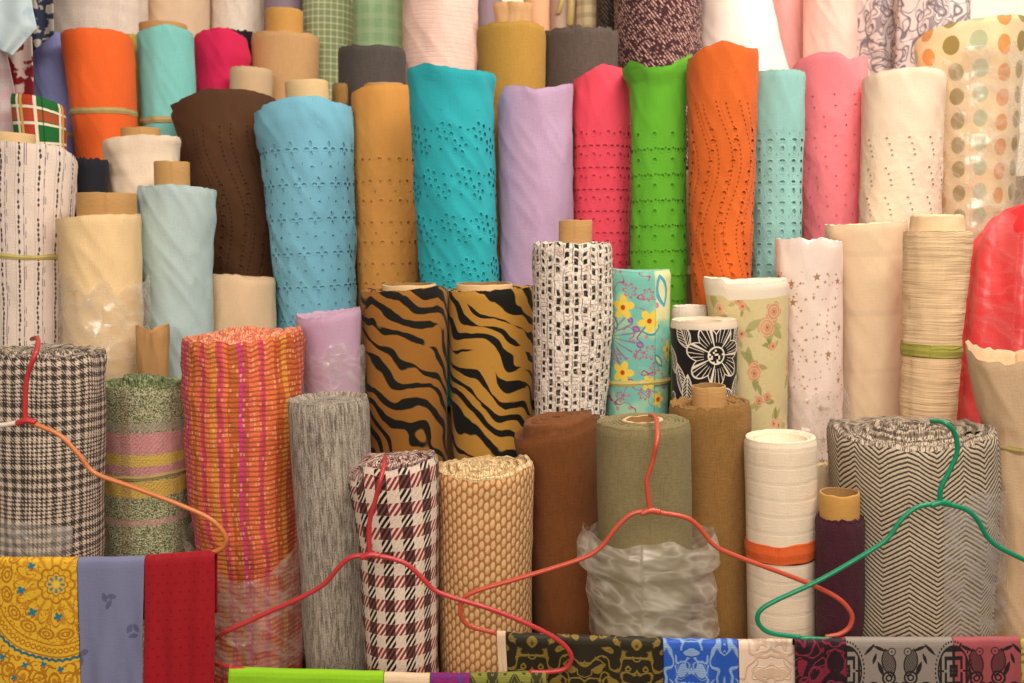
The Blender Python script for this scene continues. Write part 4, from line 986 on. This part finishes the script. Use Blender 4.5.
R('charcoal', 'D', .0, [(46, 338, 406), (98, 339, 405)], 'charcoal', 'dark charcoal roll behind the amber dotted roll', opt=HARD, fray=1.2)
R('mustard', 'D', .0, [(22, 476, 546), (98, 480, 545)], 'mustard', 'mustard yellow roll behind the lilac roll', opt=HARD, fray=1.2, rim=[(-1, -1), (.6, 0), (1, -3)])
R('dgrey', 'D', .0, [(28, 540, 618), (95, 541, 617)], 'dgrey', 'dark grey-brown roll with pale slubs, behind the coral pink roll', opt=HARD, fray=2.5)
R('scrap', 'D', -.12, [(83, 332, 348), (100, 332, 348)], 'tan', 'narrow brown cloth roll peeking out beside the light blue roll', opt=HARD)
# back row, running out of the top of the picture
B_ = dict(HARD, fray=.5)
R('e_cream', 'E', 0, [(-46, 51, 146), (34, 52, 145)], 'e_cream', 'wide faintly checked cream roll at the top left', opt=SOFT)
R('e_beige', 'E', .0, [(-40, 146, 209), (28, 146, 208)], 'e_beige', 'plain beige roll behind the aqua one', opt=SOFT)
R('e_stripe', 'E', .02, [(-34, 210, 264), (30, 211, 263)], 'e_stripe', 'pale cream roll behind the magenta one', opt=SOFT)
R('e_grey', 'E', .0, [(-34, 264, 303), (20, 264, 303)], 'e_mauve', 'grey-mauve roll behind the orange-brown tube', opt=B_)
R('e_green', 'E', -.03, [(-34, 302, 354), (85, 303, 352)], 'e_green', 'green and white fine check roll at the top', opt=B_)
R('e_green2', 'E', .02, [(-34, 353, 404), (60, 353, 403)], 'e_green2', 'soft green faintly checked roll above the charcoal one', opt=B_)
R('e_pink', 'E', -.03, [(-36, 402, 478), (72, 403, 477)], 'e_pink', 'pale pink crinkled roll above the vivid turquoise one', opt=SOFT)
R('e_mauve', 'E', .06, [(-30, 474, 502), (30, 474, 502)], 'e_mauve', 'dull mauve roll right of the pale pink crinkled one', opt=B_)
R('e_knot', 'D', .21, [(2, 492, 531), (14, 495, 530), (30, 494, 530)], 'tan_d', 'tan roll with a twisted top rising behind the mustard roll', opt=SOFT, fold=3, folds=5, pin=4)
R('e_peach', 'E', .08, [(-30, 523, 550), (30, 523, 549)], 'e_peach', 'peach roll showing between the tan twisted one and the taupe one', opt=B_)
R('e_taupe', 'E', .06, [(-30, 549, 579), (30, 549, 578)], 'e_taupe', 'slim taupe roll behind the dark grey-brown one', opt=B_)
R('e_plaid', 'E', .05, [(-28, 576, 600), (35, 576, 600)], 'e_plaid', 'slim beige and brown checked roll behind the dark grey-brown one', opt=B_)
R('e_dark', 'E', .03, [(-28, 596, 622), (40, 596, 622)], 'e_dark', 'slim blackish tweed roll left of the speckled brown tweed', opt=B_)
R('e_tweed', 'E', -.03, [(-40, 613, 702), (66, 615, 701)], 'e_tweed', 'dark brown tweed roll speckled with pink above the lime green roll', opt=B_)
R('e_white', 'E', -.03, [(-46, 700, 760), (0, 699, 771), (72, 696, 787)], 'e_white', 'white cloth roll widening downwards above the burnt orange roll', opt=SOFT)
R('e_rose', 'E', .06, [(-34, 766, 806), (66, 772, 806)], 'e_rose', 'dusty rose roll right of the white widening one', opt=SOFT)
R('e_rose2', 'E', .0, [(-34, 804, 857), (75, 804, 856)], 'e_rose2', 'pale blush roll above the candy pink one', opt=SOFT)
R('e_floral', 'E', .02, [(-36, 855, 902), (82, 854, 900)], 'e_floral', 'gathered white cloth with grey line flowers, left of two', opt=SOFT, fold=5, folds=5)
R('e_floral2', 'E', .0, [(-36, 898, 968), (78, 895, 962)], 'e_floral', 'gathered white cloth with grey line flowers, beside the wall', opt=SOFT, fold=6, folds=7)

ROLLS = {}
for i, d in enumerate(LIST):
    d['r'] = Roll(d['key'], d['rows'], ROWY[d['row']] + d['dY'], ROWZ[d['row']], seed=i + 1)
XTRA = {d['key']: (.006 if d['wraps'] else .001) for d in LIST}
for k in ('olive', 'ptweed'): XTRA[k] = .008
XTRA['magenta'] = .006
def relax():
    """push rolls back along their line of sight until no two share space"""
    for it in range(400):
        mv = 0; rs = sorted([d['r'] for d in LIST], key=lambda r: r.Y)
        for i, a in enumerate(rs):
            for b in rs[i + 1:]:
                lo, hi = max(a.B[2], b.B[2]), min(a.cs[0][2], b.cs[0][2])
                if hi <= lo: continue
                worst = 0; mar = .001 + XTRA[a.key] + XTRA[b.key]
                for z in np.linspace(lo, hi, 7):
                    pa, ra = a.cen(z); pb, rb = b.cen(z)
                    worst = max(worst, ra + rb + mar - math.hypot(pa[0] - pb[0], pa[1] - pb[1]))
                if worst > 0:
                    b.Y += min(worst, .02); b.solve(); mv += 1
        if not mv: break
    return it
try: BAKED
except NameError: relax()
else:
    for d in LIST: d['r'].Y = BAKED[d['key']]; d['r'].solve()
EDGE = dict(glen='glen_edge', green_tweed='green_edge', pink_tweed='pink_edge', hound='hound_edge', basket='basket_edge', herring='herring_edge')
for d in LIST:
    r, o = d['r'], d['opt']
    o['hole'] = (d['core'][0] / 2 * r.mpp * 1.04 + .0006) if d['core'] else o.get('hole', .007)
    if d['core']: o['coff'] = d['core'][2]; o['fray'] = o.get('fray', .6)
    e = d['empty'] = empty('fabric_roll', tuple(r.B))
    grp = dict(A='rolls standing in the front row', B='rolls standing in the second row', C='rolls standing in the third row', D='rolls standing in the fourth row', E='rolls standing in the back row')[d['row']]
    tag(e, d['label'], 'fabric roll', grp)
    if d['mat'] in EDGE: o['capmat'] = 1
    ms = [MAT[d['mat']]] + ([MAT[EDGE[d['mat']]]] if d['mat'] in EDGE else []) + ([MAT[d['mat'] + '_in']] if d['opt'].get('under') else [])
    r.build_cloth(ms, o, e)
    if d['core']: r.build_core(d['core'][0], d['core'][1], MAT[d['core'][3]], e, off=d['core'][2], wall=(d['core'] + (.003,))[4])
    for (y, h, m, sl) in d['bands']: r.build_band(y, h, MAT[m], o, e, sl)
    for (rows, m, amp, jag, *x) in d['wraps']:
        x = list(x) + [0, None, None][len(x):]
        r.build_wrap(rows, MAT[m], o, e, amp=amp, jag=jag, name=o.get('wrapname', 'plastic_wrap'), vee=x[0], th0=x[1], th1=x[2])
bpy.context.view_layer.update()

# ------------------------------------------------------------------ stepped stand under the rolls
def stand():
    xs = np.arange(-1.5, 1.5001, .02); rows = 'ABCDE'; F_ = {k: [] for k in rows}
    def chord(d, a, b, z, sgn):
        p, rr = d['r'].cen(z); rr += .008 if d['row'] == 'E' or not d['wraps'] else .018
        if a > p[0] + rr or b < p[0] - rr: return None
        dx = 0 if a <= p[0] <= b else min(abs(a - p[0]), abs(b - p[0]))
        return p[1] + sgn * math.sqrt(max(rr * rr - dx * dx, 0))
    dflt = dict(A=1.12, B=1.53, C=1.80, D=2.06, E=2.30)
    for a in xs[:-1]:
        b = a + .02; last = 0
        for i, k in enumerate(rows):
            z = ROWZ[k]; f = dflt[k] if i else 1.12
            if i:
                bk = [chord(d, a, b, zz, 1) for d in LIST if d['row'] in rows[:i] for zz in (z, ROWZ[d['row']])]
                fr = [chord(d, a, b, z, -1) for d in LIST if d['row'] in rows[i:]]
                bk = [q for q in bk if q is not None]; fr = [q for q in fr if q is not None]
                if fr: f = min(f, min(fr))
                if bk: f = max(max(bk) + .001, f if not fr else min(min(fr), f))
            f = max(f, last); last = f; F_[k].append(f)
    V, Fc = [], []
    def box(x0, x1, y0, y1, z1):
        b = len(V)
        for (x, y, z) in ((x0, y0, 0), (x1, y0, 0), (x1, y1, 0), (x0, y1, 0), (x0, y0, z1), (x1, y0, z1), (x1, y1, z1), (x0, y1, z1)): V.append((x, y, z))
        for q in ((4, 5, 6, 7), (0, 1, 5, 4), (1, 2, 6, 5), (2, 3, 7, 6), (3, 0, 4, 7)): Fc.append([b + j for j in q])
    for c, a in enumerate(xs[:-1]):
        for i, k in enumerate(rows):
            y0 = F_[k][c]; y1 = F_[rows[i + 1]][c] if i < 4 else 2.72
            if y1 - y0 > .002: box(a, a + .02, y0, y1, ROWZ[k] - .016)
    uv = [(v[0] * 700, v[1] * 700) for v in V]
    o = mesh_obj('display_stand', V, Fc, MAT['wood'], None, uv, smooth=False)
    tag(o, 'stepped wooden stand underneath the rows of fabric rolls', 'stand')
stand()

# ------------------------------------------------------------------ clothes hangers
def px3(p, Y): return at(p[0], p[1], p[2] if len(p) > 2 else Y)
def hanger(label, Y, hook, arms, bar, mat, rad=.0031):
    neck = at(hook[0][0], hook[0][1], Y)
    e = empty('clothes_hanger', tuple(neck)); tag(e, label, 'clothes hanger', 'plastic hangers in front of the rolls')
    tube('hook', [px3(p, Y) for p in hook], [rad * 1.15, rad, rad, rad * .95], MAT[mat], e)
    for (pts, m, lab) in arms:
        a = tube('shoulder_arm', [px3(p, Y) for p in pts], rad, MAT[m], e)
        if lab: a['label'] = lab
    if bar: tube('bottom_bar', [px3((p[0], p[1] + (5 if 0 < k_ else 1), *p[2:]), Y) for k_, p in enumerate(bar)], rad * .95, MAT[mat], e)
    k = at(hook[0][0], hook[0][1], Y)      # wound collar where hook and arms meet
    tube('neck_collar', [k + np.array((-.011, -.001, -.003)), k + np.array((0, -.0015, .001)), k + np.array((.012, -.001, -.001))], rad * 1.25, MAT[mat], e)
    return e
Y1, Y2, Y3, Y4 = 1.235, 1.212, 1.236, 1.224
hanger('orange-red hanger with a cream left arm, before the black and cream plaid roll', Y1,
       [(26, 421), (25, 408), (27, 378), (35, 355), (38, 344, Y1 + .02), (37, 338, Y1 + .045), (32, 339, Y1 + .08)],
       [([(26, 421), (45, 428), (62, 437), (80, 456), (95, 473), (135, 488), (180, 505), (210, 519), (225, 535), (224, 546), (214, 552), (200, 555)], 'h_orange', None),
        ([(26, 421), (10, 424), (-20, 430), (-80, 455)], 'h_cream', 'cream arm')],
       [(200, 555), (150, 556), (80, 558), (0, 559), (-80, 560)], 'h_red')
hanger('red hanger holding the lime green cloth, before the houndstooth roll', Y2,
       [(370, 555), (369, 540), (370, 520), (376, 498), (381, 478), (384, 465, Y2 + .02), (385, 457, Y2 + .06)],
       [([(370, 555), (352, 557), (340, 566), (324, 584), (300, 598), (260, 616), (232, 629), (224, 633, 1.226), (219, 636, 1.248), (211, 641, 1.262), (206, 645, 1.262), (203, 652, 1.262), (208, 660, 1.262), (218, 664, 1.252), (225, 666, 1.222), (231, 667)], 'h_red', None),
        ([(370, 555), (390, 558), (408, 565), (424, 580), (440, 593), (490, 609), (530, 625), (558, 640), (571, 655), (566, 668), (548, 672), (530, 672)], 'h_red', None)],
       [(231, 667), (300, 670), (400, 672), (530, 673)], 'h_red')
hanger('coral hanger holding the gold and blue brocades, before the olive roll', Y3,
       [(650, 511), (648, 495), (647, 480), (653, 460), (657, 440), (657, 425, Y3 + .04), (655, 417, Y3 + .08), (650, 415, Y3 + .11)],
       [([(650, 511), (632, 514), (616, 528), (600, 548), (578, 560), (520, 578), (474, 592), (462, 602), (461, 616), (470, 626), (495, 633)], 'h_coral', None),
        ([(650, 511), (684, 517), (698, 526), (714, 545), (736, 556), (800, 580), (836, 597), (851, 613), (850, 626), (840, 634), (826, 637)], 'h_coral', None)],
       [(495, 633), (600, 636), (720, 638), (826, 638)], 'h_coral')
hanger('green hanger holding the maroon and grey brocades, before the herringbone roll', Y4,
       [(940, 503), (941, 488), (950, 470), (957, 452), (955, 434), (945, 423), (931, 421, Y4 + .02)],
       [([(940, 503), (918, 507), (902, 519), (888, 538), (870, 551), (820, 580), (775, 601), (760, 611), (758, 622), (768, 632), (790, 636), (800, 637)], 'h_green', None),
        ([(940, 503), (962, 508), (976, 518), (990, 540), (1012, 554), (1060, 575)], 'h_green', None)],
       [(800, 637), (900, 637), (1060, 638)], 'h_green')

# ------------------------------------------------------------------ cloths hung over the hanger bars
def drape(label, Y, top, bot, mat, back=60, wave=.0025, n=3, cat='cloth', group='cloths hung over the hanger bars', seed=0, name='draped_cloth', gap=.0062, nx=60, thick=.0012):
    """top = [(x, y), (x, y)] left and right on the bar; bot the lower corners; folded over the bar"""
    top = [(x, y + 5) for x, y in top]; (xa, ya), (xb, yb) = top; (xc, yc), (xd, yd) = bot
    nf, nb, nbk = 60, 10, 14
    vs, uv = [], []
    s = np.linspace(0, 1, nx)
    ph = 2 * PI * n * s + seed
    rows = []
    for i in range(nf): rows.append(('f', 1 - i / nf))
    for i in range(nb + 1): rows.append(('b', i / nb))
    for i in range(1, nbk): rows.append(('k', i / (nbk - 1)))
    lines = []
    for kind, t in rows:
        q = t if kind == 'f' else (0 if kind == 'b' else t * back / max(yc - ya, yd - yb))
        xl, xr = xa + (xc - xa) * q, xb + (xd - xb) * q; yl, yr = ya + (yc - ya) * q, yb + (yd - yb) * q
        px = xl + (xr - xl) * s; py = yl + (yr - yl) * s
        base = np.stack([at(a, b, Y) for a, b in zip(px, py)])
        amp = wave * min(1, .25 + (q if kind != 'b' else 0) * 1.6)
        w = np.sin(ph + 1.5 * q) * amp + (vn(s * 6 + seed, q * 3, 2.) - .5) * amp * 1.5
        if kind == 'f': off = -gap - .0008 + w - wave * q
        elif kind == 'b':
            a = PI * t; off = -gap * math.cos(a) + w; base[:, 2] += gap * math.sin(a)
        else: off = gap + w * .4
        base[:, 1] += off
        lines.append(base); uv.append(np.stack((px - xa, np.full(nx, (q * (yc - ya) if kind == 'f' else -t * 16. if kind == 'b' else -16. - t * back))), -1))
    V = np.concatenate(lines); o = mesh_obj(name, V, grid_faces(len(rows), nx), MAT[mat], None, np.concatenate(uv))
    m = o.modifiers.new('thickness', 'SOLIDIFY'); m.thickness = thick; m.offset = 0
    tag(o, label, cat, group); return o
D1 = Y1 - 0
drape('yellow ornate medallion print cloth with teal accents at the lower left', Y1, [(-12, 557), (79, 557)], [(-12, 730), (84, 730)], 'mandala', n=2, wave=.0015)
drape('slate blue cloth with small dark motifs, between the yellow and the red', Y1, [(79.5, 557), (146, 556)], [(85, 730), (145, 730)], 'slate', n=1.5, wave=.003)
drape('plain red cloth with tiny dots hanging at the lower left', Y1, [(146.5, 555), (216, 550)], [(146, 730), (216, 730)], 'red_dot', n=3, wave=.002, seed=2)
drape('lime green cloth over the red hanger, only its top edge showing', Y2, [(230, 667), (384, 671)], [(228, 730), (384, 730)], 'lime_cloth', n=2)
drape('beige cloth strip beside the lime green cloth', Y2, [(384.5, 672), (430, 673)], [(384.5, 730), (430, 730)], 'cream_cloth', n=1)
drape('magenta and purple figured cloth at the bottom edge', Y2, [(430.5, 673), (470, 673)], [(430.5, 730), (470, 730)], 'magenta_cloth', n=1)
drape('olive figured cloth at the bottom edge beside the magenta one', Y2, [(470.5, 673), (546, 671)], [(470.5, 730), (548, 730)], 'olive_cloth', n=2)
drape('narrow white cloth strip at the left end of the gold brocade', Y3, [(497, 631), (505.5, 631)], [(502, 730), (511, 730)], 'cream_cloth', n=.5, wave=.001)
drape('black brocade with gold scrolls in the middle of the bottom edge', Y3, [(506, 632), (662, 637)], [(511, 730), (663, 730)], 'gold_brocade', n=3, wave=.0018, seed=1)
drape('royal blue satin brocade with silvery scrolls', Y3, [(662.5, 638), (737, 639)], [(663.5, 730), (737, 730)], 'blue_brocade', n=2, seed=3)
drape('cream satin brocade beside the blue one', Y3, [(737.5, 639), (793, 639)], [(737.5, 730), (793, 730)], 'cream_brocade', n=1, seed=4)
drape('dark maroon brocade between the cream and the grey brocades', Y4, [(793.5, 638), (844, 637)], [(793.5, 730), (845, 730)], 'maroon_brocade', n=2, seed=5)
drape('grey brocade with black fish and round key-pattern medallions', Y4, [(844.5, 637), (951, 637)], [(845.5, 730), (952, 730)], 'grey_brocade', n=2, wave=.0012, seed=6)
drape('rose red brocade with black fish and medallions', Y4, [(951.5, 637), (1018, 636)], [(952.5, 730), (1020, 730)], 'red_brocade', n=2, wave=.0015, seed=7)
drape('yellow-green brocade at the lower right corner', Y4, [(1018.5, 637), (1060, 637)], [(1020.5, 730), (1062, 730)], 'yellow_brocade', n=1, seed=8)

# ------------------------------------------------------------------ loose cloths hanging at the upper left
def hang(label, Y, L, Rr, mat, fold=.004, n=2, seed=0):
    """L, Rr: edges as lists of (x, y) from top to bottom"""
    ny, nx = 50, 50; L, Rr = np.array(L, float), np.array(Rr, float)
    t = np.linspace(0, 1, ny); s = np.linspace(0, 1, nx)
    f = lambda P: np.stack((np.interp(t, np.linspace(0, 1, len(P)), P[:, 0]), np.interp(t, np.linspace(0, 1, len(P)), P[:, 1])), -1)
    l, r = f(L), f(Rr); V, uv = [], []
    for i in range(ny):
        for j in range(nx):
            p = l[i] * (1 - s[j]) + r[i] * s[j]
            q = at(p[0], p[1], Y + math.sin(2 * PI * n * s[j] + seed + t[i]) * fold * (.4 + t[i]))
            V.append(q); uv.append(p - L[0])
    o = mesh_obj('hanging_cloth', V, grid_faces(ny, nx), MAT[mat], None, uv)
    m = o.modifiers.new('thickness', 'SOLIDIFY'); m.thickness = .0015; m.offset = 0
    tag(o, label, 'cloth', 'cloths hanging at the upper left'); return o
hang('light blue cloth hanging to a point at the top left corner', 1.84, [(-30, -70), (-30, 0), (-20, 40)], [(22, -70), (33, 10), (37, 28), (12, 56)], 'hang_blue', seed=1)
hang('pinkish plaid cloth hanging at the left edge under the light blue one', 1.91, [(-40, -70), (-40, 40), (-40, 140)], [(0, -70), (6, 50), (24, 134)], 'hang_plaid', seed=2)
hang('white cloth with dark red roses at the upper left', 1.98, [(-30, -70), (-20, 30), (-5, 105)], [(20, -70), (32, 40), (34, 105)], 'hang_rose', seed=3)
hang('navy and white mottled cloth at the top left', 2.06, [(10, -70), (15, 0), (22, 60)], [(50, -70), (53, 0), (54, 34)], 'hang_navy', seed=4)

# ------------------------------------------------------------------ room
def plane(name, pts, mat, k):
    o = mesh_obj(name, pts, [(0, 1, 2, 3)], MAT[mat], None, k, smooth=False); o['kind'] = 'structure'; return o
def slab(name, x0, x1, y0, y1, z0, z1, mat):
    V = [(x, y, z) for z in (z0, z1) for (x, y) in ((x0, y0), (x1, y0), (x1, y1), (x0, y1))]
    Fc = [(0, 3, 2, 1), (4, 5, 6, 7), (0, 1, 5, 4), (1, 2, 6, 5), (2, 3, 7, 6), (3, 0, 4, 7)]
    o = mesh_obj(name, V, Fc, MAT[mat], None, [(v[0] * 500, (v[1] + v[2]) * 500) for v in V], smooth=False); o['kind'] = 'structure'; return o
slab('floor', -3, 3, -2.5, 2.9, -.1, 0, 'floor')
slab('wall_back', -3, 3, 2.74, 2.9, 0, 3.2, 'wall')

# ------------------------------------------------------------------ light and camera
def area(name, loc, tgt, size, power, c, sy=None):
    l = bpy.data.lights.new(name, 'AREA'); l.energy = power; l.color = c; l.size = size
    if sy: l.shape = 'RECTANGLE'; l.size_y = sy
    o = bpy.data.objects.new(name, l); C.objects.link(o); o.location = loc
    o.rotation_euler = (Vector(tgt) - Vector(loc)).to_track_quat('-Z', 'Y').to_euler(); return o
area('shop_light', (.4, .3, 3.1), (.1, 1.9, 1.4), 1.2, 38, (1, .89, .75), .8)
area('shop_light', (1.1, 1.7, 3.1), (1.0, 2.5, 1.8), .8, 30, (1, .92, .80))
area('front_fill', (-.4, -1.4, 2.4), (0, 1.6, 1.2), 1.5, 44, (1, .88, .75), 1.0)  # fill light added to brighten the front rows
w = bpy.data.worlds.new('World'); bpy.context.scene.world = w; w.use_nodes = True
bg = w.node_tree.nodes['Background']; bg.inputs[0].default_value = (1, .93, .84, 1); bg.inputs[1].default_value = .11
cam = bpy.data.cameras.new('Camera'); co = bpy.data.objects.new('Camera', cam); C.objects.link(co)
cam.sensor_width = 36; cam.lens = F / 1024 * 36; cam.clip_start = .05
co.location = (0, 0, CAMZ); co.rotation_euler = (PI / 2 - PITCH, 0, 0)
cam.dof.use_dof = True; cam.dof.focus_distance = 1.45; cam.dof.aperture_fstop = 5.6
S = bpy.context.scene; S.camera = co
S.view_settings.view_transform = 'Standard'; S.view_settings.look = 'None'; S.view_settings.gamma = 1; S.view_settings.use_curve_mapping = False
S.view_settings.exposure = 0.06
S.cycles.transparent_max_bounces = 16; S.cycles.max_bounces = 8; S.cycles.diffuse_bounces = 4

def ribbon(parent, pts, w, Y, mat):
    P = np.array(pts, float); t = np.linspace(0, 1, 16); q = np.stack([np.interp(t, np.linspace(0, 1, len(P)), P[:, k]) for k in (0, 1)], -1)
    V = [at(x + s * w / 2, y, Y - .006 * math.sin(PI * a) - .002 * (1 - abs(s))) for (x, y), a in zip(q, t) for s in (-1, 0, 1)]
    o = mesh_obj('ribbon', V, grid_faces(16, 3), MAT[mat], parent, [(s * 3, a * 30) for a in t for s in (-1, 0, 1)])
    m = o.modifiers.new('thickness', 'SOLIDIFY'); m.thickness = .001
for d in LIST:
    if d['key'] == 'e_taupe':
        e = d['empty']; Yr = d['r'].Y - d['r'].R - .004
        ribbon(e, [(564, -14), (561, 4), (558, 14)], 5, Yr, 'tie'); ribbon(e, [(572, -14), (571, 8), (570, 26)], 7, Yr - .003, 'tie')
